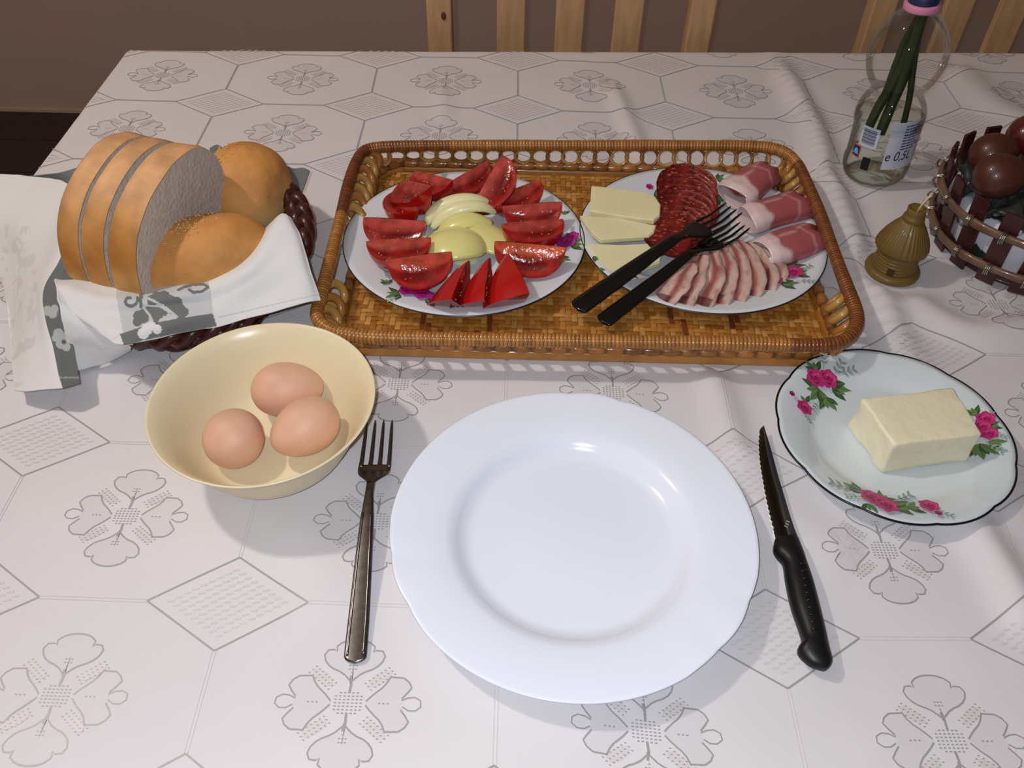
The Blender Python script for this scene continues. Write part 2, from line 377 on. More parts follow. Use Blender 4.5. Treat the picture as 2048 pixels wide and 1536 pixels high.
# ------------------------------------------------------------------ chairs behind the table
m_pine = mat('pale pine', lin(200, 162, 118), 0.5, var=0.2, vscale=16, stretch=(6, 6, 1), bump=0.1, bscale=60)
m_knot = mat('knot', lin(90, 50, 25), 0.6)
def chair(nm, label, x0, x1, slats, yb=.15):
    t = thing(nm, label, 'chair', ((x0 + x1) / 2, yb, 0), 'pine chairs behind the table')
    sw = .036
    for a in (x0, x1 - sw):
        V, f = box(a, a + sw, yb, yb + .03, 0, T + .24); bev(build('back_post', V, f, m_pine, t, False), .003)
    for a in (x0, x1 - sw):
        V, f = box(a, a + sw, yb - .4, yb - .365, 0, .44); bev(build('leg', V, f, m_pine, t, False), .003)
    for s in slats:
        V, f = box(s, s + .041, yb + .008, yb + .02, .52, T + .17); bev(build('slat', V, f, m_pine, t, False), .002)
    V, f = box(x0 + sw, x1 - sw, yb + .004, yb + .026, T + .17, T + .23); bev(build('top_rail', V, f, m_pine, t, False), .003)
    V, f = box(x0 + sw, x1 - sw, yb + .004, yb + .026, .48, .52); bev(build('lower_rail', V, f, m_pine, t, False), .003)
    V, f = box(x0 - .005, x1 + .005, yb - .41, yb - .001, .44, .46); bev(build('seat', V, f, m_pine, t, False), .005)
    V, f = box(x0 + sw, x1 - sw, yb - .395, yb - .37, .38, .4395); build('seat_rail', V, f, m_pine, t, False)
    return t
xx = lambda u: float(PY(u, 90, .15)[0])
xy = lambda u: float(PY(u, 90, .195)[0])
ch = chair('pine_chair', 'pale pine chair behind the middle of the table, knot in its left post', xx(856), xx(1420), [xx(993), xx(1109), xx(1224)])
kn = PY(887, 32, .149); V, f = sphere(kn, (.0035, .0012, .006), 10, 6); build('knot', V, f, m_knot, ch)
chair('pine_chair', 'pale pine chair behind the water bottle at the far right', xy(1722), xy(1722) + .44, [xy(1868), xy(1976), xy(2080)], yb=.195)

# ------------------------------------------------------------------ plates
def surf_interp(prof):
    a = np.array(prof); o = np.argsort(a[:, 0], kind='stable'); return lambda r: np.interp(r, a[o, 0], a[o, 1])
m_pink = mat('rose pink glaze', lin(190, 52, 116), 0.25); m_dpink = mat('deep rose glaze', lin(150, 30, 84), 0.25); m_lpink = mat('light rose glaze', lin(216, 80, 145), 0.25)
m_leaf = mat('leaf green glaze', lin(104, 136, 78), 0.25); m_dleaf = mat('dark leaf glaze', lin(62, 92, 60), 0.25); m_gleaf = mat('grey green glaze', lin(150, 170, 160), 0.25)
m_viol = mat('violet rose glaze', lin(176, 40, 150), 0.25)
DM = [m_pink, m_dpink, m_lpink, m_leaf, m_dleaf, m_gleaf, m_viol]
class Spray:
    """flat printed flowers lying on the glaze of a plate; (x, y) in metres about the plate's centre"""
    def __init__(s, c, surf): s.c = c; s.s = surf; s.V = []; s.F = []; s.m = []; s.k = 0
    def blob(s, pts, mi):
        p = np.array(pts); ctr = p.mean(0); n = len(p); k = len(s.V); s.k += 1
        allp = np.vstack([p, ctr + (p - ctr) * .5, ctr[None]]); r = np.hypot(allp[:, 0], allp[:, 1]); z = s.s(r) + .00025 + .00003 * s.k
        s.V += [(s.c[0] + a[0], s.c[1] + a[1], s.c[2] + zz) for a, zz in zip(allp, z)]
        for i in range(n): s.F.append((k + i, k + (i + 1) % n, k + n + (i + 1) % n, k + n + i)); s.F.append((k + n + i, k + n + (i + 1) % n, k + 2 * n)); s.m += [mi, mi]
    def leaf(s, x, y, L, W, a, mi=3):
        q = [(0, 0), (.25, .75), (.5, 1), (.75, .6), (1, 0), (.75, -.6), (.5, -1), (.25, -.75)]; c, d = math.cos(a), math.sin(a)
        s.blob([(x + L * u * c - W * v * d / 2, y + L * u * d + W * v * c / 2) for u, v in q][::1], mi)
        s.blob([(x + L * u * c - W * v * d / 24, y + L * u * d + W * v * c / 24) for u, v in q], 4 if mi == 3 else 3)
    def rose(s, x, y, r, mi=0):
        s.blob([(x + r * (1 + .12 * math.sin(6 * t)) * math.cos(t), y + r * (1 + .12 * math.sin(6 * t)) * math.sin(t)) for t in np.arange(0, 2 * PI, PI / 10)], mi)
        for k in range(8):
            t = k * 2.4; rr = r * (.78 - .07 * k); c, d = math.cos(t), math.sin(t); px, py = x + rr * c, y + rr * d; a, b = r * .09, r * (.42 - .03 * k)
            s.blob([(px + a * math.cos(q) * c - b * math.sin(q) * d - abs(math.sin(q)) * r * .2 * c, py + a * math.cos(q) * d + b * math.sin(q) * c - abs(math.sin(q)) * r * .2 * d) for q in np.arange(0, 2 * PI, PI / 4)], 1 if k % 3 else 2)
        s.blob([(x + r * .22 * math.cos(q), y + r * .2 * math.sin(q)) for q in np.arange(0, 2 * PI, PI / 4)], 1)
    def twig(s, x0, y0, x1, y1, wd=.0004, mi=4):
        d = np.array([x1 - x0, y1 - y0]); n = np.array([-d[1], d[0]]) / (np.linalg.norm(d) + 1e-9) * wd
        s.blob([(x0 + n[0], y0 + n[1]), (x0 - n[0], y0 - n[1]), (x1 - n[0], y1 - n[1]), (x1 + n[0], y1 + n[1])], mi)
    def fan(s, x, y, n, L, a0, spread, mi=3):
        for i in range(n):
            a = a0 + spread * (i / max(1, n - 1) - .5); s.leaf(x, y, L * (1 - .25 * (i % 2)), L * .38, a, mi if i % 3 else 4)
    def sprig(s, x, y, L, a, mi=5):
        s.twig(x, y, x + L * math.cos(a), y + L * math.sin(a), .0003, 5)
        for k in (.35, .6, .85):
            for sg in (1, -1): s.leaf(x + L * k * math.cos(a), y + L * k * math.sin(a), L * .3, L * .13, a + sg * .8, mi)
    def done(s, parent, label=None):
        o = build('printed_roses', s.V, s.F, DM, parent, mi=s.m)
        if label: o['label'] = label
        return o
def plate(nm, label, cat, c, prof, m, n=144, rf=None, zf=None, rim=None, group=None):
    t = thing(nm, label, cat, c, group); V, f = lathe(prof, n, c, rf, zf); build('dish', V, f, m, t)
    return t
# large white dinner plate
m_opal = mat('opal white glass', lin(234, 240, 252), 0.12, spec=0.5, sss=0.0)
cB = P(0, 0, 0) * 0 + np.array([.1446, -.7168, T + .0012])
profB = [(.00002, .004), (.04, .004), (.072, .0043), (.079, .006), (.0835, .0105), (.088, .0145), (.093, .0165), (.105, .0188), (.122, .0213), (.129, .0222), (.1312, .0224), (.1320, .0218), (.1312, .0210), (.122, .0192), (.105, .0168), (.093, .0145), (.086, .0085), (.079, .003), (.074, .0006), (.07, .0004), (.066, .0012), (.04, .0016), (.0005, .0016)]
SEC = [math.radians(a) for a in (78, 200, 322)]
def lobes(a, r):
    k = np.zeros_like(a)
    for s in SEC:
        d = (a - s + PI) % (2 * PI) - PI; env = np.clip(1 - (d / .36) ** 2, 0, 1); k += env * np.abs(np.sin(d * 9.5 + (r - .09) * 30)) ** .7
    return k
t = plate('dinner_plate', 'large empty white dinner plate with embossed rim at the near edge', 'plate', cB, profB, m_opal, 288,
          rf=lambda a, i, r: 1 - (.012 * (lobes(a, r) > -1) * (1 - lobes(a, r)) * np.clip(sum(np.clip(1 - (((a - s + PI) % (2 * PI) - PI) / .36) ** 2, 0, 1) for s in SEC) * 1.5, 0, 1) if r > .12 else 0),
          zf=lambda a, i, r: .0011 * lobes(a, r) * np.clip((r - .095) / .02, 0, 1))
# floral plates
m_porc = mat('white porcelain', lin(222, 226, 232), 0.14, coat=0.3)
m_gilt = mat('worn silver rim', lin(90, 90, 92), 0.3, metal=0.9)
m_drim = mat('dark rim line', lin(38, 36, 38), 0.25, metal=0.6)
def flat_prof(R, zt, zb=.004):
    return [(.00002, zb), (R * .35, zb), (R * .6, zb + .0002), (R * .66, zb + .001), (R * .7, zb + .0035), (R * .76, zb + .0065), (R * .85, zt - .004), (R * .95, zt - .0006), (R, zt), (R * 1.003, zt - .0008), (R * .995, zt - .0018), (R * .85, zt - .0065), (R * .72, zb + .0015), (R * .64, -.0006 + .0008), (R * .6, .0002), (R * .57, .0012), (R * .3, .0016), (.0005, .0016)]
TF = T + .0108                                        # top of the tray's woven floor
cT = np.array([.0462, -.3790, TF]); RT = .1192; pT = flat_prof(RT, .0165)
tomp = plate('serving_plate', 'white flower-printed plate holding tomato wedges and pepper', 'plate', cT, pT, m_porc, group='flower-printed serving plates')
cM = np.array([.2842, -.3635, TF]); RM = .1224; pM = flat_prof(RM, .0165)
meatp = plate('serving_plate', 'white flower-printed plate holding cheese and sliced cured meats', 'plate', cM, pM, m_porc, group='flower-printed serving plates')
for c, R, t in ((cT, RT, tomp), (cM, RM, meatp)):
    a = np.linspace(0, 2 * PI, 181)[:-1]; pth = np.stack([c[0] + R * 1.001 * np.cos(a), c[1] + R * 1.001 * np.sin(a), c[2] + .0163 + 0 * a], 1)
    V, f = tube(pth, .0006, 6, True); build('rim_line', V, f, m_gilt, t)
sT = surf_interp(pT[:9]); sM = surf_interp(pM[:9])
def loc(c, u, v, z=.012): q = P(u, v, c[2] - T + z); return q[0] - c[0], q[1] - c[1]
def rosespray(c, surf, roses, leaves, sprigs, parent, z=.012):
    s = Spray(c, surf)
    for u, v, a, n, L, sp in leaves: x, y = loc(c, u, v, z); s.fan(x, y, n, L, math.radians(a), math.radians(sp))
    for u, v, a, L in sprigs: x, y = loc(c, u, v, z); s.sprig(x, y, L, math.radians(a))
    for u, v, r, mi in roses: x, y = loc(c, u, v, z); s.rose(x, y, r, mi)
    return s.done(parent)
rosespray(cT, sT, [(826, 575, .011, 6), (812, 585, .007, 6), (846, 588, .010, 6), (915, 604, .007, 6), (788, 553, .004, 1)], [(800, 590, 200, 4, .016, 120), (850, 600, -20, 3, .016, 60), (890, 604, 180, 3, .013, 50), (940, 604, 0, 3, .010, 40), (905, 612, -70, 3, .008, 60), (775, 570, 120, 4, .010, 100)], [(780, 560, 110, .016), (800, 600, 220, .014)], tomp)
rosespray(cT, sT, [(1133, 487, .010, 6), (1112, 503, .008, 6), (1143, 480, .007, 6)], [(1125, 480, 80, 4, .016, 90), (1140, 495, 0, 3, .016, 80), (1118, 515, -50, 4, .014, 70), (1098, 530, -90, 3, .012, 60), (1128, 435, 80, 3, .008, 80)], [(1140, 490, 20, .010), (1142, 472, 80, .010)], tomp)
rosespray(cT, sT, [(884, 383, .008, 6), (893, 388, .007, 6)], [(870, 378, 140, 4, .014, 100), (895, 392, -50, 4, .014, 80), (905, 375, 20, 3, .011, 60)], [(885, 370, 90, .013), (880, 366, 60, .012)], tomp)
rosespray(cM, sM, [(1560, 545, .011, 6), (1584, 545, .010, 0), (1545, 558, .010, 0), (1540, 535, .009, 6)], [(1575, 530, 60, 5, .018, 120), (1560, 565, -20, 4, .018, 60), (1585, 525, 90, 4, .013, 90), (1592, 552, 0, 3, .013, 60), (1600, 505, 60, 3, .011, 60)], [(1590, 565, -20, .016), (1598, 545, 30, .014)], meatp)
rosespray(cM, sM, [(1299, 374, .004, 6)], [(1310, 380, -30, 4, .013, 100), (1318, 388, -70, 3, .014, 60)], [(1300, 385, 200, .01)], meatp)
rosespray(cM, sM, [], [(1432, 362, 20, 4, .012, 100), (1436, 385, -40, 4, .014, 90), (1186, 520, -60, 3, .010, 50), (1195, 545, -40, 2, .010, 40), (1255, 548, 0, 3, .012, 60), (1550, 400, 0, 2, .008, 50)], [(1430, 372, 100, .01)], meatp)
# butter plate
cK = np.array([.4068, -.6130, T + .0012]); RK = .0925
pK = flat_prof(RK, .0175, .004); sK = surf_interp(pK[:9])
sc = lambda a: 1 + .017 * np.abs(np.cos(a * 5.5 + .5)) ** .7 * 1.2 - .012
m_porc2 = mat('cool white porcelain', lin(214, 224, 228), 0.12, coat=0.4)
butp = plate('butter_plate', 'small white scalloped plate with dark rim and rose prints under butter', 'plate', cK, pK, m_porc2, 220, rf=lambda a, i, r: np.where(r > .8 * RK, sc(a), 1 + 0 * a))
a = np.linspace(0, 2 * PI, 221)[:-1]; pth = np.stack([cK[0] + RK * 1.002 * sc(a) * np.cos(a), cK[1] + RK * 1.002 * sc(a) * np.sin(a), cK[2] + .0172 + 0 * a], 1)
V, f = tube(pth, .0009, 8, True); build('rim_line', V, f, m_drim, butp)
rosespray(cK, sK, [(1629, 762, .0085, 0), (1655, 760, .0082, 0), (1608, 818, .0068, 0), (1580, 799, .0025, 1)], [(1640, 775, -130, 5, .017, 150), (1665, 765, -20, 4, .018, 70), (1630, 750, 110, 4, .014, 90), (1655, 785, -80, 4, .016, 80), (1612, 805, 90, 2, .010, 60)], [(1665, 755, 55, .020), (1672, 750, 20, .019), (1645, 745, 80, .016), (1640, 795, 240, .014), (1605, 825, -60, .011)], butp)
rosespray(cK, sK, [(1740, 998, .0085, 0), (1768, 1016, .009, 0), (1855, 1015, .0072, 0), (1870, 1037, .0026, 1)], [(1725, 985, 130, 4, .016, 60), (1780, 1010, -10, 5, .018, 60), (1765, 995, 60, 4, .013, 100), (1815, 1018, 10, 3, .013, 70), (1735, 1015, -110, 3, .011, 70)], [(1720, 985, 165, .024), (1790, 1000, 30, .02), (1862, 1022, -40, .014), (1720, 1000, 190, .014)], butp)
rosespray(cK, sK, [(1966, 845, .0072, 0), (1974, 872, .0065, 0), (1962, 858, .006, 0)], [(1950, 835, 95, 3, .012, 60), (1972, 858, 10, 4, .011, 60), (1960, 885, -100, 5, .018, 80), (1975, 885, -40, 3, .013, 50)], [(1978, 852, 70, .011), (1970, 885, -60, .016), (1978, 868, -50, .012)], butp)
# butter block
m_but = mat('butter', lin(240, 234, 202), 0.45, var=0.04, vscale=60, sss=0.25, bump=0.35, bscale=140)
zb = .0056; hb = .034
top = [P(1722, 796, zb + hb), P(1908, 773, zb + hb), P(1966, 868, zb + hb), P(1790, 890, zb + hb)]
V = []; ctr = np.mean(top, 0); nb = 14
def quadgrid(q, n, m):
    q = np.array(q); out = []
    for i in range(n + 1):
        for j in range(m + 1):
            s, t2 = i / n, j / m; out.append((q[0] * (1 - s) + q[3] * s) * (1 - t2) + (q[1] * (1 - s) + q[2] * s) * t2)
    return np.array(out)
bm = bmesh.new(); tv = [bm.verts.new(p) for p in top]; bv = [bm.verts.new((ctr[0] + (p[0] - ctr[0]) * 1.03, ctr[1] + (p[1] - ctr[1]) * 1.03, cK[2] + .0046)) for p in top]
bm.faces.new(tv[::-1]); bm.faces.new(bv)
for i in range(4): bm.faces.new((tv[i], tv[(i + 1) % 4], bv[(i + 1) % 4], bv[i]))
bmesh.ops.recalc_face_normals(bm, faces=bm.faces); bmesh.ops.bevel(bm, geom=bm.edges[:], offset=.0028, segments=3, affect='EDGES', profile=.6)
bmesh.ops.triangulate(bm, faces=bm.faces); bmesh.ops.subdivide_edges(bm, edges=[e for e in bm.edges if e.calc_length() > .01], cuts=5, use_grid_fill=True)
for v in bm.verts:
    n = vnoise(np.array([v.co]), 160, 2)[0] + .6 * vnoise(np.array([v.co]), 420, 9)[0]; n3 = Vector((v.co.x - ctr[0], v.co.y - ctr[1], v.co.z - ctr[2] + .015)).normalized()
    low = max(0, 1 - (v.co.z - cK[2] - .004) / .008); v.co += n3 * (n - .8) * .0016 + Vector((n3.x, n3.y, 0)) * low * (n - .9) * .003
    v.co.z = max(v.co.z, cK[2] + .0045)
V = [tuple(v.co) for v in bm.verts]; bm.verts.index_update(); f = [tuple(v.index for v in fc.verts) for fc in bm.faces]; bm.free()
tag(build('butter_block', V, f, m_but, loc=(ctr[0], ctr[1], cK[2] + .0045)), 'pale yellow rectangular block of butter on the scalloped plate', 'butter')

# ------------------------------------------------------------------ bowl with eggs
m_bowl = mat('cream plastic', lin(232, 220, 184), 0.28, sss=0.15)
cW = np.array([-.0888, -.6391, T + .0012])
pW = [(.00002, .004), (.03, .004), (.043, .0055), (.05, .0095), (.057, .018), (.064, .031), (.071, .046), (.077, .057), (.0822, .0636), (.0838, .0645), (.0842, .0635), (.0835, .0625), (.079, .0575), (.073, .0455), (.066, .03), (.059, .0165), (.051, .007), (.044, .003), (.036, .0012), (.034, 0), (.031, .0002), (.029, .0018), (.0005, .002)]
bw = thing('cream_bowl', 'round cream plastic bowl holding three brown eggs', 'bowl', cW); V, f = lathe(pW, 96, cW); build('shell', V, f, m_bowl, bw)
m_egg = mat('brown eggshell', lin(226, 178, 150), 0.5, var=0.07, vscale=60, bump=0.04, bscale=900, sss=0.15)
def egg(c, L, R, yaw, pitch, m, label, group, nm='hen_egg', cat='egg'):
    def ff(V): V = V[:, [2, 1, 0]].copy(); V[:, 1:] *= (1 - .13 * V[:, :1] - .03 * V[:, :1] ** 2); return V
    V, f = sphere((0, 0, 0), (L, R, R), 36, 24, ff); f = [q[::-1] for q in f]
    V = V @ rotm(0, pitch, yaw).T + np.array(c); return tag(build(nm, V, f, m, loc=tuple(c)), label, cat, group)
egg(P(575, 778, .0300), .0292, .0222, math.radians(8), -.05, m_egg, 'brown egg at the back of the cream bowl, lying sideways', 'eggs in the cream bowl')
egg(P(468, 874, .0275), .0262, .0228, math.radians(100), .35, m_egg, 'brown egg at the left of the cream bowl, looking rounder', 'eggs in the cream bowl')
egg(P(609, 855, .0295), .0285, .0222, math.radians(222), .05, m_egg, 'orange-brown egg at the right front of the cream bowl', 'eggs in the cream bowl')

# ------------------------------------------------------------------ cutlery
m_steel = mat('worn steel', lin(128, 126, 124), 0.24, metal=1.0, var=0.25, vscale=220)
m_blkpl = mat('black translucent plastic', lin(14, 14, 14), 0.12, coat=0.3)
m_hand = mat('black handle plastic', lin(16, 17, 18), 0.42)
def fork(nm, label, group, tip, end, ws, zs, m, tfrac=.775, headw=.0255, tz=(.004, .0), th=.0011, nt=4, tw=.0037, hkey=None):
    """ws: (t, half width), zs: (t, height) along the fork from the handle's end (0) to the tips (1)"""
    tip, end = np.array(tip), np.array(end); L = np.linalg.norm((tip - end)[:2]); d = (tip - end) / L; d[2] = 0; x = np.cross(d, (0, 0, 1))
    t0 = thing(nm, label, 'fork', (end + tip) / 2 * [1, 1, 0] + [0, 0, min(tip[2], end[2])], group)
    Z = lambda t: np.interp(t, [a for a, b in zs], [b for a, b in zs]); W = lambda t: np.interp(t, [a for a, b in ws], [b for a, b in ws])
    pt = lambda t: end * [1, 1, 0] + d * [1, 1, 0] * L * t + np.array([0, 0, 1]) * (end[2] + (tip[2] - end[2]) * t + Z(t))
    up = np.array([0, 0, 1.0])
    ts = np.linspace(.0, hkey or .66, 40); ts = np.r_[0, .004, .01, .018, ts[2:]]
    wv = np.array([W(t) * (min(1, math.sqrt(max(.02, 1 - (1 - min(t / .022, 1)) ** 2)))) for t in ts])
    V, f = loft([pt(t) for t in ts], [x * a for a in wv], [up * th * 1.15 * (1.0 if t < .6 else 1.0) for t in ts], 14, 3.2); build('handle', V, f, m, t0)
    ts = np.linspace((hkey or .66) - .002, tfrac, 22)
    s = lambda t: np.clip((t - (hkey or .66)) / (tfrac - (hkey or .66)), 0, 1)
    hw = [np.interp(s(t), [0, .2, .4, .6, .8, 1], [W(hkey or .66), headw * .3, headw * .42, headw * .485, headw * .5, headw * .5]) for t in ts]
    V, f = loft([pt(t) for t in ts], [x * a for a in hw], [up * th * .8 for t in ts], 16, 3.5); build('head', V, f, m, t0)
    for k in range(nt):
        off = (k - (nt - 1) / 2) * (headw - tw) / (nt - 1)
        tt = np.linspace(tfrac - .01, 1, 14); ww = [tw / 2 * np.interp(q, [0, .75, .95, 1], [1, .72, .5, .15]) for q in np.linspace(0, 1, 14)]
        V, f = loft([pt(a) + x * off * (1 - .06 * i / 13) for i, a in enumerate(tt)], [x * a for a in ww], [up * th * .8 * np.interp(i, [0, 11, 13], [1, .8, .4]) for i in range(14)], 10, 3); build('tine', V, f, m, t0)
    return t0, pt, x
fk, pt, fx = fork('dinner_fork', 'steel dinner fork beside the white dinner plate', None, P(760, 845, .004), P(710, 1328, .001), [(0, .0077), (.12, .0074), (.35, .0060), (.5, .0048), (.6, .003), (.66, .0031)],
   [(0, .0015), (.15, .004), (.4, .012), (.6, .0165), (.68, .013), (.74, .005), (.8, .002), (.9, .0022), (1, .003)], m_steel)
for sg in (-1, 1):
    q = [pt(t) + fx * sg * np.interp(t, [0, .12, .35, .5], [.0052, .005, .004, .003]) + np.array([0, 0, .0009]) for t in np.linspace(.02, .52, 30)]
    V, f = tube(q, .0009, 6); build('ridge', V, f, m_steel, fk)
# knife
def edge_loft(nm, Lp, Rp, th, m, parent, z=None, e=2.4, n=14, ns=30):
    Lp, Rp = smoothpath(Lp, ns), smoothpath(Rp, ns); C = (Lp + Rp) / 2; A = (Rp - Lp) / 2
    th = np.interp(np.linspace(0, 1, ns), np.linspace(0, 1, len(th)), th); B = np.array([[0, 0, t] for t in th])
    V, f = loft(C, A, B, n, e); return build(nm, V, f, m, parent)
kn = thing('steak_knife', 'serrated steak knife with black handle right of the dinner plate', 'knife', P(1580, 1100, 0) + [0, 0, .001])
m_blade = mat('dark polished blade', lin(120, 112, 106), 0.16, metal=1.0, var=.1, vscale=40)
zh = .011
edge_loft('handle', [P(u, v, zh) for u, v in ((1549, 1079), (1546, 1100), (1552, 1113), (1565, 1128), (1571, 1165), (1582, 1215), (1598, 1262), (1603, 1283), (1595, 1296), (1598, 1312), (1620, 1332), (1645, 1340))],
          [P(u, v, zh) for u, v in ((1597, 1078), (1602, 1092), (1608, 1108), (1613, 1125), (1625, 1160), (1637, 1205), (1648, 1250), (1656, 1285), (1661, 1305), (1665, 1320), (1662, 1332), (1656, 1338))],
          [.006, .0078, .0082, .0085, .009, .009, .009, .0088, .0085, .008, .006, .003], m_hand, kn, ns=60, e=2.2)
lb = smoothpath([P(u, v, .010) for u, v in ((1527, 852), (1518, 862), (1514, 890), (1516, 925), (1521, 960), (1528, 1000), (1537, 1040), (1548, 1082))], 120)
rb = smoothpath([P(u, v, .010) for u, v in ((1527, 852), (1532, 868), (1543, 905), (1555, 950), (1567, 990), (1579, 1030), (1589, 1060), (1598, 1082))], 120)
ax = (rb - lb); ax /= np.linalg.norm(ax, axis=1)[:, None] + 1e-9
tooth = np.array([.0011 * abs(math.sin(i * PI / 5)) if 10 < i < 112 else 0 for i in range(120)])[:, None]
lb2 = lb + ax * tooth; mid = lb + (rb - lb) * .2
V = np.concatenate([lb2, mid + [0, 0, .0005], rb + [0, 0, .0009], rb - [0, 0, .0009], mid - [0, 0, .0005]]); f = grid_faces(5, 120) + [(4 * 120 + i, 4 * 120 + i + 1, i + 1, i) for i in range(119)]
build('blade', V, f, m_blade, kn)
m_edge = mat('ground edge', lin(240, 240, 240), 0.6, metal=.6)
V = np.concatenate([lb2 + [0, 0, .0001], mid * .35 + lb2 * .65 + [0, 0, .0009]]); build('serrated_edge', V, grid_faces(2, 120), m_edge, kn)
V, f = [], []
for k in range(10):
    a = P(1600 + k * 2.5, 1128 + k * 14.5, zh + .0085); b = P(1611 + k * 3.2, 1126 + k * 14.5, zh + .0075); g = tube([a, (a + b) / 2 + [0, 0, .0007], b], .0007, 6); V, f = join([(V, f), g])
build('grip_rib', V, f, m_hand, kn)
V, f = [], []
for k in range(3):
    q = [P(1568 + k * 2, 1050 - k * 5, .0113), P(1575 + k * 2, 1053 - k * 5, .0113), P(1576 + k * 2, 1056 - k * 5, .0113), P(1569 + k * 2, 1053 - k * 5, .0113)]; V, f = join([(V, f), (q, [(0, 1, 2, 3)])])
build('blade_mark', V, f, mat('etched grey', lin(150, 150, 150), .5), kn, False)

# ------------------------------------------------------------------ wicker tray
m_cane = mat('varnished cane', (1, 1, 1, 1), 0.3, attr='Col', var=0.3, vscale=90, coat=0.35)
m_strip = [mat('cane strip ' + n, lin(*c), 0.34, var=0.25, vscale=60, coat=0.25) for n, c in (('honey', (188, 128, 58)), ('amber', (170, 106, 42)), ('straw', (204, 150, 78)), ('dark', (120, 64, 34)))]
tray = thing('wicker_tray', 'rectangular honey-brown woven cane tray with open looped sides', 'tray', (.16, -.38, T), None)
rimpx = [(716, 318), (737, 299), (790, 293), (900, 291), (1050, 291), (1200, 291), (1400, 291), (1510, 293), (1562, 302), (1592, 325), (1612, 362), (1640, 430), (1665, 498), (1694, 575), (1713, 630), (1708, 662), (1680, 684), (1620, 690), (1500, 687), (1300, 684), (1100, 681), (900, 678), (760, 675), (690, 668), (652, 655), (634, 632), (640, 600), (652, 555), (668, 490), (685, 420), (700, 360)]
rim = smoothpath([P(u, v, .040) for u, v in rimpx], 1800, True)
a = np.arange(1800); wrap = .0060 + np.array([-.0004, .0002, .0004, .0002])[a % 4] + .0003 * np.sin(a * .037)
V, f = tube(rim, wrap, 12, True)
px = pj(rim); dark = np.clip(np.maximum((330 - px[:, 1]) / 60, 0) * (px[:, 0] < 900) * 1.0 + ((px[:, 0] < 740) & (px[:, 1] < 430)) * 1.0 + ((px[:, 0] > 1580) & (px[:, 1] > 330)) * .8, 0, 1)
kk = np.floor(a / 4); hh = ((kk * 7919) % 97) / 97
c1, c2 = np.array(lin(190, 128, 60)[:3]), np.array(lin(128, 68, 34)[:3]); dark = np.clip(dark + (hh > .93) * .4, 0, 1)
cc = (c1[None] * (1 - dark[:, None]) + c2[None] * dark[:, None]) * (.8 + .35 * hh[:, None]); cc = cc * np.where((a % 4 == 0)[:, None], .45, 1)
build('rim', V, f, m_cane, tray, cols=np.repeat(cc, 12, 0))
# base outline: rounded rectangle
def rrect(x0, x1, y0, y1, r, n):
    pts = []
    for cx, cy, a0 in ((x1 - r, y1 - r, 0), (x0 + r, y1 - r, 90), (x0 + r, y0 + r, 180), (x1 - r, y0 + r, 270)):
        for k in range(9): t = math.radians(a0 + k * 90 / 8); pts.append((cx + r * math.cos(t), cy + r * math.sin(t)))
    return smoothpath(np.array(pts), n, True)
BX0, BX1, BY0, BY1 = -.060, .388, -.524, -.226
b1 = rrect(BX0, BX1, BY0, BY1, .035, 520)
# plain cane band round the foot, braided course above it
q = np.c_[b1, np.full(520, T + .0066)]; V, f = tube(q, .0052, 10, True, sx=.7, sz=1.15); build('foot_band', V, f, m_strip[0], tray)
a = np.arange(520); g = (.0042 + .0011 * np.abs(np.sin(a * PI / 5))); q = np.c_[b1, np.full(520, T + .0155)]; V, f = tube(q, g, 10, True)
kk = np.floor(a / 5); hh = ((kk * 3571) % 89) / 89; cc = np.array(lin(172, 112, 56)[:3])[None] * (.65 + .6 * hh[:, None]) * np.where((a % 5 == 0)[:, None], .4, 1)
build('braided_course', V, f, m_cane, tray, cols=np.repeat(cc, 10, 0))
# loops between the braid and the rim
def loop_mesh(rm=.0017, rz=.0020):
    a = np.arange(20) * 2 * PI / 20; pth = np.stack([.0084 * np.cos(a), 0 * a, .0090 * np.sin(a)], 1)
    V = [(pth[i][0] + rm * math.cos(b) * math.cos(a[i]), rz * math.sin(b), pth[i][2] + rm * math.cos(b) * math.sin(a[i])) for i in range(20) for b in np.arange(8) * PI / 4]
    f = grid_faces(20, 8, True); f += [(152 + j, 152 + (j + 1) % 8, (j + 1) % 8, j) for j in range(8)]; return np.array(V), f
lm = {}
for nm, c in (('a', (176, 118, 58)), ('b', (146, 90, 46)), ('c', (192, 146, 78))):
    mc = mat('cane loop ' + nm, lin(*c), .3, coat=.3, var=.2, vscale=80)
    for fat in (0, 1):
        lv, lf = loop_mesh(*((.0036, .0030) if fat else (.0017, .0020))); me = bpy.data.meshes.new('loop'); me.from_pydata(lv.tolist(), [], lf); me.materials.append(mc); me.polygons.foreach_set('use_smooth', [True] * len(lf)); lm[nm + str(fat)] = me
pts = smoothpath(rim[::6], 86, True)
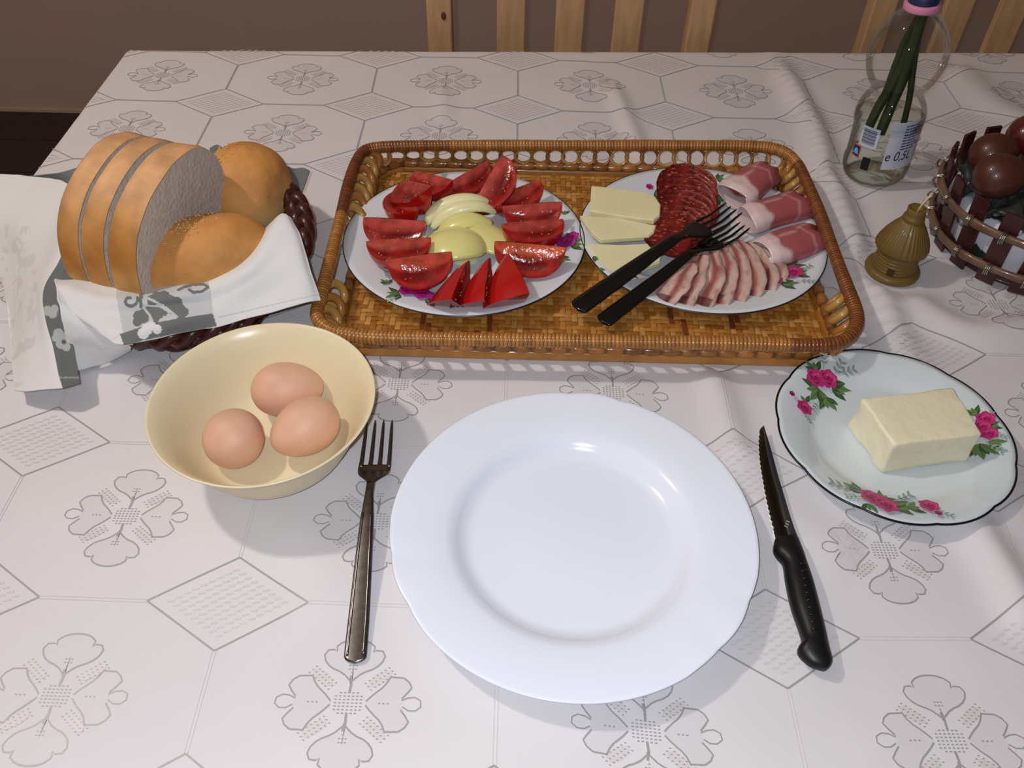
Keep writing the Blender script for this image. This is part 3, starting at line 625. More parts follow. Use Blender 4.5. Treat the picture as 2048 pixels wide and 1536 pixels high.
for i, p in enumerate(pts):
    u, v = pj(p)
    if (u < 700 and 425 < v < 560) or (u > 1610 and 400 < v < 565): continue
    j = np.argmin(((b1 - p[:2]) ** 2).sum(1)); b = np.array([b1[j][0], b1[j][1], T + .0185]); top_ = p - [0, 0, .004]; mid = (b + top_) / 2; upv = top_ - b; hgt = np.linalg.norm(upv); upv /= hgt
    tn = pts[(i + 1) % 86] - pts[i - 1]; tn /= np.linalg.norm(tn); nn = np.cross(tn, upv); nn /= np.linalg.norm(nn); tn = np.cross(upv, nn)
    side = abs(tn[1]) > .6; w_ = 1.12 if not side else 1.2
    o = bpy.data.objects.new('loop', lm['abc'[i % 3] + '0' if not side else 'cac'[i % 3] + '1']); COL.objects.link(o); o.parent = tray
    if side: a_ = .55; tn, nn = tn * math.cos(a_) + nn * math.sin(a_), nn * math.cos(a_) - tn * math.sin(a_)
    s = (hgt / 2) / .0098
    R = Matrix(((tn[0] * w_, nn[0] * (1.3 if side else 1.2), upv[0] * s, mid[0] - .16), (tn[1] * w_, nn[1] * (1.3 if side else 1.2), upv[1] * s, mid[1] + .38), (tn[2] * w_, nn[2] * (1.3 if side else 1.2), upv[2] * s, mid[2] - T), (0, 0, 0, 1)))
    o.matrix_local = R
# woven floor: every strip is a piece of its own
SW = .0056; nx = int((BX1 - BX0 - .008) / SW); ny = int((BY1 - BY0 - .008) / SW)
def over(i, j): return ((i + j) % 4) < 2
FX0, FY0 = BX0 + .004, BY0 + .004; FZ = T + .0085
def inset(t0, t1, s, c, r=.031):                     # rounded corners of the floor
    d = min(c, s - c)
    return 0 if d > r else r - math.sqrt(max(0, r * r - (r - d) ** 2))
for i in range(nx):
    c0 = (i + .5) * SW; ins = inset(0, 0, nx * SW, c0); V = []; last = None
    for j in range(ny):
        y0, y1 = FY0 + j * SW, FY0 + (j + 1) * SW
        if (j + .5) * SW < ins or (ny - j - .5) * SW < ins: continue
        z = FZ + (.0007 if over(i, j) else -.0004)
        for yy in (y0 + .0012, y1 - .0012): V += [(FX0 + i * SW + .0004, yy, z), (FX0 + (i + .5) * SW, yy, z + .0005), (FX0 + (i + 1) * SW - .0004, yy, z)]
    build('upright_strip', V, grid_faces(len(V) // 3, 3, flip=True), m_strip[(0, 2, 0, 1, 2)[i * 7 % 5] if i not in (16, 17, 31, 32, 44, 52, 61) else 0], tray)
for j in range(ny):
    c0 = (j + .5) * SW; ins = inset(0, 0, ny * SW, c0); V = []
    for i in range(nx):
        x0, x1 = FX0 + i * SW, FX0 + (i + 1) * SW
        if (i + .5) * SW < ins or (nx - i - .5) * SW < ins: continue
        z = FZ + (-.0004 if over(i, j) else .0007)
        for xq in (x0 + .0012, x1 - .0012): V += [(xq, FY0 + j * SW + .0004, z), (xq, FY0 + (j + .5) * SW, z + .0005), (xq, FY0 + (j + 1) * SW - .0004, z)]
    build('cross_strip', V, grid_faces(len(V) // 3, 3), m_strip[(1, 0, 1, 1, 2, 0)[j * 5 % 6]], tray)
V = []; f = []
for u, v, n in ((852, 640, 4), (862, 655, 3), (975, 640, 4), (1345, 630, 4), (1365, 648, 4), (1462, 640, 4), (1475, 628, 3), (880, 660, 2), (960, 662, 2)):
    p = P(u, v, .0095); i, j = int((p[0] - FX0) / SW), int((p[1] - FY0) / SW)
    g = box(FX0 + i * SW + .0005, FX0 + (i + 1) * SW - .0005, FY0 + (j - n / 2) * SW, FY0 + (j + n / 2) * SW, FZ + .0006, FZ + .0017); V, f = join([(V, f), g])
o = build('dark_strip', V, f, m_strip[3], tray, False); o['label'] = 'dark brown accent strips'; o['kind'] = 'stuff'
V = np.array([(x, y, T + .0062) for x, y in rrect(BX0 + .003, BX1 - .003, BY0 + .003, BY1 - .003, .032, 60)]); V = np.vstack([V, V + [0, 0, .0012]]); f = [tuple(range(60))[::-1], tuple(range(60, 120))] + grid_faces(2, 60, True)
build('backing', V, f, m_strip[1], tray, False)

# ------------------------------------------------------------------ tomato wedges
m_tskin = mat('tomato skin', lin(176, 20, 18), 0.18, coat=0.4, sss=0.05)
m_tflesh = mat('tomato flesh', (1, 1, 1, 1), 0.14, attr='Col', var=0.45, vscale=90, bump=0.25, bscale=220, coat=0.35, sss=0.15)
m_seed = mat('tomato seed', lin(206, 138, 80), 0.3, coat=0.4)
cS, cF, cO, cC, cK2 = [np.array(lin(*c)[:3]) for c in ((168, 18, 18), (184, 36, 34), (226, 100, 56), (200, 78, 68), (128, 10, 12))]
def wedge(u, v, L, R, half, yaw, roll, pitch, label, trunc=1.0, seed=0, zsup=None, orange=0.0, centre=None, ang=0, dz=0.0):
    """yaw degrees: direction of the core line, roll turns the wedge about it, pitch lifts one end"""
    Mr = rotm(0, 0, math.radians(yaw)) @ rotm(0, -math.radians(pitch), 0) @ rotm(math.radians(roll), 0, 0)
    nt, ns = 26, 9; ths = np.linspace(.02, PI * trunc - (.02 if trunc == 1 else 0), nt); h = math.radians(half)
    bump_ = lambda th, ph: 1 + .03 * np.sin(3 * th + seed) + .02 * np.sin(5 * ph + seed * 2)
    tip_ = trunc < 1; thm = PI * trunc                # the cross-cut wedges run to a point at one end
    prof = (lambda th: (th / thm) ** .72 * .98) if tip_ else (lambda th: math.sin(th) ** .82)
    ax_ = (lambda th: L * (1.02 - 1.2 * th / thm)) if tip_ else (lambda th: L * math.cos(th))
    S = []
    for th in ths:
        for ph in np.linspace(-h, h, 13): rr = R * prof(th) * bump_(th, ph); S.append((ax_(th), rr * math.sin(ph), -rr * math.cos(ph)))
    fcs = grid_faces(nt, 13)
    parts = []
    FVs, FCs, FFs, SD = [], [], [], []
    r2 = np.random.default_rng(seed)
    for sg in (-1, 1):
        k = len(FVs)
        for th in ths:
            for s in np.linspace(0, 1, ns):
                rr = R * prof(th) * bump_(th, sg * h) * s; x = ax_(th); nrm = np.array([0, sg * math.cos(h), sg * 0 + math.sin(h)])
                pock = max(0, 1 - ((s - .58) / .27) ** 2) * min(1, 1.6 * max(0, math.sin(th) - .38)) * abs(math.sin(1.9 * (th - PI / 2) + seed * .9)) ** .6 ; dep = -.0028 * pock + .0012 * max(0, 1 - (s / .3) ** 2) * math.sin(th)
                FVs.append(np.array([x, rr * math.sin(sg * h), -rr * math.cos(h)]) + nrm * dep)
                c = cF * .9 + cC * .1 if s > .84 else cF
                if s < .42: c = cC * (1 - orange) + cO * orange
                c = c * (1 - min(1, pock * 1.3)) + cK2 * min(1, pock * 1.3)
                if s > .97: c = cS
                FCs.append(c)
                if pock > .35 and r2.random() < .16:
                    SD.append(FVs[-1] + nrm * .0006 + r2.normal(0, .0006, 3))
        FFs += [tuple(k + i for i in (q if sg < 0 else q[::-1])) for q in grid_faces(nt, ns)]
    if trunc < 1:
        k = len(FVs); th = ths[-1]
        for ph in np.linspace(-h, h, 9):
            for s in np.linspace(0, 1, 6):
                rr = R * prof(th) * bump_(th, ph) * s; FVs.append(np.array([ax_(th) - .003 * (1 - s * s), rr * math.sin(ph), -rr * math.cos(ph)])); FCs.append(cS)
        FFs += [tuple(k + i for i in q) for q in grid_faces(9, 6)]
    S = np.array(S) @ Mr.T; Fv = np.array(FVs) @ Mr.T; c = P(u, v, .03 if centre is None else centre); ctr = S.mean(0); base = min(S[:, 2].min(), Fv[:, 2].min())
    if zsup is None:
        r = np.hypot(c[0] - cT[0], c[1] - cT[1]); zsup = cT[2] + (.0043 if r < .075 else .0043 + (r - .075) * .28)
    off = np.array([c[0] - ctr[0], c[1] - ctr[1], zsup + .0003 + dz - base])
    for _ in range(3):                                # keep the middle of the wedge where it shows
        q = pj(ctr + off); off[:2] += (P(u, v, (ctr + off)[2] - T) - P(q[0], q[1], (ctr + off)[2] - T))[:2]
    t = thing('tomato_wedge', label, 'tomato', ctr * [1, 1, 0] + off + [0, 0, base], 'tomato wedges on the plate')
    build('skin', S + off, fcs, m_tskin, t); build('flesh', Fv + off, FFs, m_tflesh, t, cols=FCs)
    if SD:
        V, f = [], []
        for p in SD:
            g = sphere((0, 0, 0), (.0013, .0008, .0006), 6, 4); gv = g[0] @ rotm(r2.random(), r2.random(), r2.random() * 3).T @ Mr.T + (Mr @ p) + off; V, f = join([(V, f), (gv, g[1])])
        o = build('seeds', V, f, m_seed, t); o['kind'] = 'stuff'
TW = [ # u, v, L, R, half, yaw, roll, pitch, trunc, orange, label, dz
 (820, 402, .031, .031, 30, -52, -40, 22, 1, 0, 'tomato wedge at the upper left of the plate, tip pointing up behind another', .003),
 (795, 424, .027, .026, 32, -58, -52, 8, 1, 0, 'tomato wedge at upper left showing a pale core and dark cavity'),
 (858, 382, .030, .027, 28, -42, -38, 14, 1, 0, 'tomato wedge at the back left, nearest the printed rose'),
 (790, 474, .031, .030, 38, -4, -16, 0, 1, .1, 'glistening pink tomato wedge at the far left of the plate'),
 (800, 516, .031, .029, 34, 8, -44, 0, 1, .2, 'dark red tomato wedge below the glistening one at left'),
 (842, 552, .031, .032, 36, 14, -22, 0, 1, .3, 'large tomato wedge at lower left above the printed roses'),
 (899, 562, .036, .040, 35, 92, 124, 40, .56, 0, 'upright triangular tomato wedge at the front, left of its twin'),
 (951, 561, .037, .038, 34, 100, 126, 42, .56, .1, 'narrow pointed tomato wedge at the front centre of the plate'),
 (1008, 553, .040, .042, 36, 110, 142, 38, .56, 0, 'broad smooth tomato wedge at the front, right of the narrow one'),
 (1058, 526, .034, .032, 36, -6, -12, 0, 1, .9, 'tomato wedge with orange core and row of seeds at lower right'),
 (1068, 480, .031, .030, 38, 10, -44, 0, 1, .1, 'seedy wet tomato wedge at the right edge of the group'),
 (1066, 442, .030, .028, 34, 4, -22, 4, 1, 0, 'wet pink tomato wedge stacked behind the seedy one at right', .004),
 (1042, 410, .030, .028, 34, 30, -50, 6, 1, .1, 'tomato wedge at upper right, just below the tallest one'),
 (1002, 384, .034, .030, 34, 60, -52, 28, 1, 0, 'tallest tomato wedge at the back right, tip pointing upward', .003),
 (943, 373, .030, .024, 28, 38, -40, 10, 1, 0, 'tomato wedge at the back, lying just behind the pepper strips')]
for i, w_ in enumerate(TW):
    wedge(w_[0], w_[1], w_[2], w_[3], w_[4], w_[5], w_[6], w_[7], w_[10], trunc=w_[8], seed=i + 3, orange=w_[9], dz=w_[11] if len(w_) > 11 else 0)

# ------------------------------------------------------------------ pepper strips
m_pep = mat('yellow green pepper skin', lin(236, 230, 150), 0.16, coat=0.5, sss=0.2, var=0.06, vscale=60); m_pep2 = mat('pale pepper flesh', lin(238, 234, 182), 0.35, coat=0.2, sss=0.2)
def pepper(pts, wd, hgt, label, m=m_pep, curl=70):
    q = smoothpath([P(u, v, z) for u, v, z in pts], 30); t_, s_, u_ = frames(q); V = []; n = 13; th = .0032
    for i in range(30):
        s = i / 29; tp = (max(.02, math.sin(PI * min(1, max(0, s * .94 + .03)))) ** (.32 if wd > .04 else .5)); w_ = wd * tp; hh = hgt * tp
        for a in np.linspace(-curl, curl, n): a = math.radians(a); V.append(q[i] + s_[i] * w_ / 2 * math.sin(a) / math.sin(math.radians(curl)) + u_[i] * hh * (math.cos(a) - math.cos(math.radians(curl))))
    o = build('pepper_strip', V, grid_faces(30, n, flip=False), [m, m_pep2], loc=tuple(q[15] * [1, 1, 0] + [0, 0, T + .016])); sd_ = solid(o, th, -1); sd_.material_offset = 1; sd_.material_offset_rim = 1
    return tag(o, label, 'pepper', 'pepper strips in the middle of the tomato plate')
pepper([(852, 450, .024), (868, 424, .033), (905, 407, .040), (945, 402, .042), (982, 407, .036)], .020, .010, 'topmost pale green pepper strip, arching furthest back', m_pep2, 80)
pepper([(864, 458, .024), (885, 434, .033), (920, 418, .040), (960, 415, .040), (992, 426, .032)], .018, .009, 'pale pepper strip just in front of the topmost one', m_pep2, 80)
pepper([(874, 474, .022), (902, 452, .031), (940, 440, .035), (985, 448, .030)], .026, .010, 'glossy yellow-green pepper strip in the middle of the fan')
pepper([(1030, 496, .017), (1000, 486, .023), (962, 472, .027), (920, 468, .025)], .044, .014, 'blunt matt pepper strip lying furthest to the right')
pepper([(846, 508, .022), (880, 493, .029), (925, 486, .032), (966, 488, .027)], .054, .017, 'widest glossy pepper strip at the front left of the fan')
pepper([(905, 512, .014), (930, 512, .016), (955, 508, .015)], .026, .004, 'small pepper piece under the front edge of the fan', m_pep2)

# ------------------------------------------------------------------ cheese
m_cheese = mat('pale cheese', lin(236, 228, 184), 0.4, var=0.05, vscale=50, sss=0.3, bump=0.15, bscale=120)
def slab(nm, pts, th, m, label, cat, group, bevel=.0009, rough=.00025, seed=1):
    tp = np.array([P(u, v, z) for u, v, z in pts]); bm = bmesh.new(); a = [bm.verts.new(p) for p in tp]; b = [bm.verts.new(p - [0, 0, th]) for p in tp]
    bm.faces.new(a[::-1]); bm.faces.new(b)
    for i in range(len(a)): bm.faces.new((a[i], a[(i + 1) % len(a)], b[(i + 1) % len(a)], b[i]))
    bmesh.ops.recalc_face_normals(bm, faces=bm.faces); bmesh.ops.bevel(bm, geom=[e for e in bm.edges if abs(e.verts[0].co.z - e.verts[1].co.z) < th * .8], offset=bevel, segments=3, affect='EDGES')
    bmesh.ops.triangulate(bm, faces=bm.faces)
    for _ in range(2): bmesh.ops.subdivide_edges(bm, edges=[e for e in bm.edges if e.calc_length() > .006], cuts=1)
    for v in bm.verts: v.co += Vector((vnoise(np.array([v.co]), 240, seed)[0] - .5, vnoise(np.array([v.co]), 240, seed + 1)[0] - .5, vnoise(np.array([v.co]), 130, seed + 2)[0] - .5)) * rough * 2
    bm.verts.index_update(); V = [tuple(v.co) for v in bm.verts]; f = [tuple(v.index for v in fc.verts) for fc in bm.faces]; bm.free()
    c = tp.mean(0); return tag(build(nm, V, f, m, smooth=False, loc=(c[0], c[1], tp[:, 2].min() - th)), label, cat, group)
gch = 'cheese slices on the meat plate'
slab('cheese_slice', [(1172, 486, .030), (1240, 489, .031), (1303, 486, .032), (1324, 505, .030), (1320, 524, .028), (1285, 536, .027), (1213, 543, .026)], .006, m_cheese, 'nearest cheese slice, its corner against the black fork handles', 'cheese', gch, seed=5)
slab('cheese_slice', [(1160, 430, .036), (1240, 436, .038), (1312, 450, .039), (1308, 464, .037), (1298, 472, .036), (1202, 478, .035), (1180, 460, .036)], .006, m_cheese, 'middle cheese slice, lying between the other two', 'cheese', gch, seed=8)
slab('cheese_slice', [(1183, 371, .042), (1235, 376, .043), (1290, 384, .044), (1310, 392, .044), (1321, 408, .044), (1320, 430, .043), (1308, 440, .042), (1240, 431, .041), (1180, 421, .040)], .007, m_cheese, 'farthest cheese slice with a rounded right end, on top', 'cheese', gch, seed=11)

# ------------------------------------------------------------------ salami
m_sal = mat('spicy salami', lin(140, 38, 28), 0.4, var=.5, vscale=120, col2=lin(84, 14, 18), bump=.5, bscale=260, coat=.12)
m_fat = mat('salami fat', lin(172, 84, 62), 0.3, coat=.4)
ns = 10
for k in range(ns):
    s = k / (ns - 1); u, v = np.interp(s, [0, .5, 1], [1376, 1372, 1351]), np.interp(s, [0, 1], [370, 466]); z = np.interp(s, [0, .3, 1], [.034, .036, .035])
    jr = np.random.default_rng(k + 9).normal(0, .0011, 2); c = P(u, v, z) + [jr[0], jr[1] * .6, 0]; R = .0315 + .0007 * math.sin(k * 2.1); tl = rotm(math.radians(13 - 3 * s), math.radians(2 * math.sin(k * 2)), k * 1.3 * 0)
    nr, na = 7, 40; V = []
    for side in (1, -1):
        for r in np.linspace(.0, 1, nr):
            for a in np.arange(na) * 2 * PI / na:
                rr = R * r * (1 + .025 * math.sin(5 * a + k) + .012 * math.sin(13 * a + k * 3)); V.append((rr * math.cos(a) * (1.0), rr * math.sin(a), side * .0006 + .0007 * math.sin(3 * a + k) * r * r))
    V = np.array(V) @ tl.T + c; g = grid_faces(nr, na, True, True); f = [q[::-1] for q in g]; f += [tuple(i + nr * na for i in q) for q in g]
    e0, e1 = (nr - 1) * na, nr * na + (nr - 1) * na; f += [(e0 + i, e0 + (i + 1) % na, e1 + (i + 1) % na, e1 + i)[::-1] for i in range(na)]
    names = ['farthest salami slice, topping the back end of the stack', 'second salami slice from the back of the stack', 'third salami slice from the back of the stack', 'fourth salami slice from the back, beside the far cheese slice', 'fifth salami slice from the back, mid-stack', 'fifth salami slice from the front, mid-stack', 'fourth salami slice from the front of the stack', 'third salami slice from the front, beside the black fork heads', 'second salami slice from the front of the stack', 'frontmost salami slice, its whole face showing by the fork handles']
    t = thing('salami_slice', names[k], 'salami', c - [0, 0, .006], 'salami slices overlapping in a row'); build('slice', V, f, m_sal, t)
    FV_, FF_ = [], []; r2 = np.random.default_rng(k + 50)
    for _ in range(80):
        a, rr = r2.random() * 2 * PI, R * math.sqrt(r2.random()) * .93; x, y_ = rr * math.cos(a), rr * math.sin(a); sz = .0007 + .0011 * r2.random() * 1.3; n = 6; kk = len(FV_)
        zz = .0008 + .0007 * math.sin(3 * a + k) * (rr / R) ** 2
        FV_ += [(x + sz * (1 + .4 * r2.random()) * math.cos(q), y_ + sz * .7 * math.sin(q), zz) for q in np.arange(n) * 2 * PI / n]; FF_.append(tuple(range(kk, kk + n)))
    o = build('fat_speck', np.array(FV_) @ tl.T + c, FF_, m_fat, t, False); o['kind'] = 'stuff'

# ------------------------------------------------------------------ ham rolls
m_ham = mat('cured ham', (1, 1, 1, 1), 0.3, attr='Col', var=.14, vscale=70, coat=.25, sss=.2)
hp, hd, hw = [np.array(lin(*c)[:3]) for c in ((176, 92, 96), (112, 38, 44), (232, 206, 204))]
def hamroll(A, B, W, H, label, fat=.22, seed=1):
    A, B = P(*A), P(*B); L = np.linalg.norm(B - A); ax = (B - A) / L; sd = np.cross(ax, (0, 0, 1)); sd /= np.linalg.norm(sd); up = np.cross(sd, ax); V = []; C = []; nl, na = 40, 46
    for i in range(nl):
        s = i / (nl - 1); w_ = W / 2 * (1 + .08 * math.sin(s * 5 + seed)) * np.interp(s, [0, .12, .9, 1], [.92, 1, .94, .86]); h_ = H * np.interp(s, [0, .1, .85, 1], [.9, 1, .95, .7])
        for j in range(na):
            ph = math.radians(-200 + 500 * j / (na - 1)); g = 1 - .16 * j / (na - 1)
            x = math.cos(ph + PI / 2) * w_ * g; z = math.sin(ph + PI / 2); z = np.sign(z) * abs(z) ** .8 * h_ / 2 * g
            rag = (.003 * math.sin(j * .35 + seed) + (.0022 * math.sin(j * 1.3) if s > .5 else 0)) * (1 if s > .5 else -.6) * abs(s - .5) * 2
            p = A + ax * (L * s + rag) + sd * x + up * (z + h_ / 2); V.append(p)
            f_ = fat * (1 + .25 * math.sin(j * .35 + seed) + .1 * math.sin(j * 1.1)); k = np.clip((s - f_) * 18, 0, 1); d = np.clip((s - .72) * 3.2, 0, 1)
            c = hw * (1 - k) + (hp * (1 - d) + hd * d) * k
            ln = abs((j / (na - 1) - .43) - .10 * (s - .5) + .01 * math.sin(s * 14)); c = c * (1 - .5 * math.exp(-(ln / .008) ** 2)) + hw * .5 * math.exp(-(ln / .008) ** 2)
            ln2 = abs(s - .74 + .6 * abs(j / (na - 1) - .36)); c = c * (1 - .35 * math.exp(-(ln2 / .02) ** 2)) + hw * .35 * math.exp(-(ln2 / .02) ** 2)
            C.append(c)
    o = build('ham_roll', V, grid_faces(nl, na), m_ham, cols=C, loc=tuple((A + B) / 2 - [0, 0, .006])); solid(o, .0012, 0); return tag(o, label, 'ham', 'rolled ham slices on the meat plate')
hamroll((1460, 412, .018), (1535, 360, .023), .044, .026, 'farthest ham roll, its white fat end above the fork tines', .24, 1)
hamroll((1487, 460, .017), (1606, 424, .020), .042, .026, 'middle ham roll with an open hollow fat end', .20, 3)
hamroll((1518, 526, .016), (1636, 486, .019), .042, .024, 'nearest ham roll with dark ragged right end', .24, 5)

# ------------------------------------------------------------------ bacon
m_bac = mat('streaky bacon', (1, 1, 1, 1), 0.3, attr='Col', var=.1, vscale=90, coat=.3, sss=.2)
bf, br_, bd = [np.array(lin(*c)[:3]) for c in ((214, 184, 170), (160, 76, 74), (84, 28, 36))]
tops = [(1378, 528), (1398, 512), (1415, 500), (1432, 492), (1450, 487), (1468, 486), (1486, 490), (1500, 500)]
bots = [(1322, 604), (1356, 610), (1392, 614), (1426, 610), (1460, 606), (1492, 602), (1520, 596), (1540, 584)]
bn = ['leftmost bacon slice, its lean streak bending away to the left', 'second bacon slice from the left of the fan', 'third bacon slice from the left, dark rind nub at its foot', 'fourth bacon slice from the left of the fan', 'fourth bacon slice from the right of the fan', 'third bacon slice from the right of the fan', 'second bacon slice from the right, with dark lean patches', 'rightmost bacon slice, its dark lean end by the printed roses']
for k in range(8):
    (u0, v0), (u1, v1) = tops[k], bots[k]; bend = 10 + k * 1.2; z0 = .028 - .0011 * k; r2 = np.random.default_rng(k)
    mid = ((u0 + u1) / 2 + bend * (-.1 if k < 2 else .9), (v0 + v1) / 2 - 4)
    pth = smoothpath([P(u0, v0, z0 + .006), P(mid[0], mid[1], z0 + .004), P(u1, v1, z0 - .004)], 44); t_, s_, u_ = frames(pth); V = []; C = []; n = 15
    for i in range(44):
        s = i / 43; w_ = np.interp(s, [0, .15, .6, 1], [.016, .025, .034, .028]) * (1 + .05 * math.sin(i * .3 + k) + .02 * math.sin(i * .9))
        for j in range(n):
            q = j / (n - 1) - .5; V.append(pth[i] + s_[i] * q * w_ + u_[i] * (-.008 * q + .0006 * math.sin(i * .25 + j * .4 + k) + .0012 * math.cos(q * 5)))
            ln = q + .16 - .05 * math.sin(s * 6 + k) ; c = bf * (1 - .95 * math.exp(-(ln / .10) ** 4)) + (br_ if k < 6 else br_ * .6 + bd * .4) * .95 * math.exp(-(ln / .10) ** 4)
            ln3 = q - .22 + .05 * math.sin(s * 5 + k * 2); e = .7 * math.exp(-(ln3 / .06) ** 2); c = c * (1 - e) + br_ * e
            if s > (.84 if k != 6 else .55) and abs(q - .1 * math.sin(k * 2)) < .24 + .1 * math.sin(k): c = c * .2 + bd * .8
            vn_ = vnoise(V[-1][None], 260, k)[0]; c = c * (.86 + .28 * vn_); mk = max(0, vnoise(V[-1][None] * [1, .35, 1], 300, k + 3)[0] - .62) * 2.2; c = c * (1 - mk) + br_ * mk
            C.append(c)
    o = build('bacon_slice', V, grid_faces(44, n), m_bac, cols=C, loc=tuple(pth[22] - [0, 0, .004])); solid(o, .0013, 0); tag(o, bn[k], 'bacon', 'bacon slices fanned on the meat plate')
gp = 'black plastic forks across the meat plate'
fork('plastic_fork', 'lower black plastic fork with squarer handle end, mostly beneath the other', gp, P(1484, 452, .034), P(1203, 645, .021), [(0, .0088), (.3, .0078), (.6, .005), (.7, .0044)], [(0, 0), (.35, .006), (.6, .012), (.75, .005), (.9, .001), (1, .003)], m_blkpl, .80, .023, th=.0014, tw=.0032)
fork('plastic_fork', 'upper black plastic fork, tines pointing over the ham rolls', gp, P(1466, 422, .046), P(1152, 618, .026), [(0, .0102), (.3, .009), (.6, .0056), (.68, .0046)], [(0, 0), (.35, .007), (.6, .012), (.75, .004), (.9, .0), (1, .004)], m_blkpl, .80, .026, th=.0014, tw=.0034)

# ------------------------------------------------------------------ bread basket, napkin, bread
m_wick = mat('dark red wicker', (1, 1, 1, 1), 0.38, attr='Col', var=.35, vscale=120, coat=.2)
cB2 = np.array([-.212, -.431, T + .0015]); ARX, ARY = .112, .117
bk = thing('bread_basket', 'round dark red-brown wicker basket holding the bread', 'basket', cB2)
wc = lambda n, s: np.array(lin(70, 27, 25)[:3])[None] * (.6 + .8 * np.random.default_rng(s).random((n, 1)))
def ell(z, k, n): a = np.arange(n) * 2 * PI / n; return np.stack([cB2[0] + ARX * k * np.cos(a), cB2[1] + ARY * k * np.sin(a), cB2[2] + z + 0 * a], 1)
LIFT = lambda a: .022 * np.clip(np.cos(a - .7), 0, 1)
for q in range(6):                                   # woven courses
    z = .004 + q * .0062; p = ell(z, .80 + .024 * q, 160); a = np.arange(160); ca = np.arctan2(p[:, 1] - cB2[1], p[:, 0] - cB2[0])
    p[:, 2] += LIFT(ca) * q / 5 - (.004 if q == 5 else 0); off = .0022 * np.sin(a * PI / 5 + q * PI); p[:, 0] += off * np.cos(ca); p[:, 1] += off * np.sin(ca); V, f = tube(p, .0036, 8, True); build('woven_course', V, f, m_wick, bk, cols=np.repeat(wc(160, q), 8, 0))
for s_ in range(3):                                  # braided rim
    a = np.arange(300) * 2 * PI / 300; p = ell(.0335, .975, 300); ph = a * 13 + s_ * 2 * PI / 3; rad = .0052 * np.cos(ph); p[:, 0] += rad * np.cos(a); p[:, 1] += rad * np.sin(a); p[:, 2] += .0046 * np.sin(2 * ph) + LIFT(a)
    V, f = tube(p, .0052 + .0018 * LIFT(a) / .022, 8, True); build('rim_strand', V, f, m_wick, bk, cols=np.repeat(wc(300, 20 + s_), 8, 0))
V, f = lathe([(.001, .002), (.06, .002), (.078, .0025), (.078, .0045), (.001, .0045)], 60, (0, 0, 0)); V[:, 0] = V[:, 0] * ARX / .098 + cB2[0]; V[:, 1] = V[:, 1] * ARY / .098 + cB2[1]; V[:, 2] += cB2[2]
build('woven_base', V, f, m_wick, bk, cols=wc(len(V), 3))
m_nap = mat('linen napkin', (1, 1, 1, 1), 0.85, attr='Col', bump=.12, bscale=1800, sheen=.2)
wht, gry, lgr = [np.array(lin(*c)[:3]) for c in ((228, 228, 228), (112, 116, 114), (200, 202, 206))]
def patch(rows, nu, nv):
    g = np.array([[P(*q) for q in r] for r in rows]); cols_ = np.array([smoothpath_u(r, nu) for r in g]); return np.array([smoothpath_u(cols_[:, j], nv) for j in range(nu)]).transpose(1, 0, 2)
def smoothpath_u(p, n):                              # Catmull-Rom, even in parameter
    p = np.asarray(p, float); k = len(p); e = np.vstack([2 * p[0] - p[1], p, 2 * p[-1] - p[-2]]); out = []
    for t_ in np.linspace(0, k - 1 - 1e-9, n):
        i = int(t_); s = t_ - i; p0, p1, p2, p3 = e[i:i + 4]; out.append(.5 * (2 * p1 + (p2 - p0) * s + (2 * p0 - 5 * p1 + 4 * p2 - p3) * s * s + (3 * p1 - p0 - 3 * p2 + p3) * s ** 3))
    return np.array(out)
nap = thing('linen_napkin', 'white linen napkin with grey oak-leaf border lining the bread basket', 'napkin', cB2 + [0, 0, .005])
def crease(G, amp, sc_, seed): sh = G.shape; p = G.reshape(-1, 3); p = p + np.array([0, 0, 1]) * ((vnoise(p, sc_, seed) - .5) * amp)[:, None] + ((vnoise(p, sc_ * 2.5, seed + 5) - .5) * amp * .35)[:, None]; return p.reshape(sh)
# lobe hanging towards the viewer
rows = [[(108, 545, .055), (150, 552, .05), (240, 552, .045), (330, 552, .045), (430, 525, .05), (500, 485, .06), (548, 440, .078), (568, 430, .086)],
        [(112, 566, .072), (178, 583, .068), (240, 591, .066), (330, 588, .066), (430, 560, .068), (505, 519, .078), (562, 436, .094), (584, 440, .09)],
        [(124, 592, .070), (182, 618, .063), (240, 625, .060), (335, 615, .060), (430, 598, .060), (515, 560, .068), (585, 500, .082), (606, 492, .080)],
        [(150, 628, .062), (195, 650, .057), (242, 662, .055), (333, 648, .055), (430, 625, .054), (520, 598, .056), (600, 556, .068), (624, 550, .066)],
        [(176, 652, .054), (214, 680, .050), (246, 694, .047), (332, 674, .046), (432, 650, .046), (524, 632, .048), (608, 609, .054), (642, 602, .052)]]
G = crease(patch(rows, 300, 110), .006, 26, 2); V = G.reshape(-1, 3); px = pj(V); n = len(V); C = np.tile(wht, (n, 1)); C0 = lambda x, y_: (80 + x * .1953, 560 + y_ * .1953)
pol = lambda L_: [C0(*q) for q in L_]
m_ = inpoly(px, pol([(790, 0), (780, 150), (850, 540), (870, 680), (1810, 470), (1775, 345), (1740, 60), (1700, -80)])); C[m_] = lgr
def disc(L_, col, only=None):
    for x, y_, r in L_:
        cx, cy = C0(x, y_); d = np.hypot(px[:, 0] - cx, px[:, 1] - cy) < r * .1953
        if only is not None: d &= only
        C[d] = col
disc([(1200, 185, 62), (1270, 180, 66), (1340, 230, 70), (1400, 235, 62), (1420, 310, 72), (1480, 330, 46), (1330, 290, 60), (1150, 215, 55), (1440, 380, 40)], gry, m_)
disc([(1015, 370, 58), (1000, 430, 50), (1060, 390, 60), (1060, 330, 36), (1130, 320, 62), (1210, 340, 66), (1270, 330, 44), (1180, 385, 52)], gry, m_)
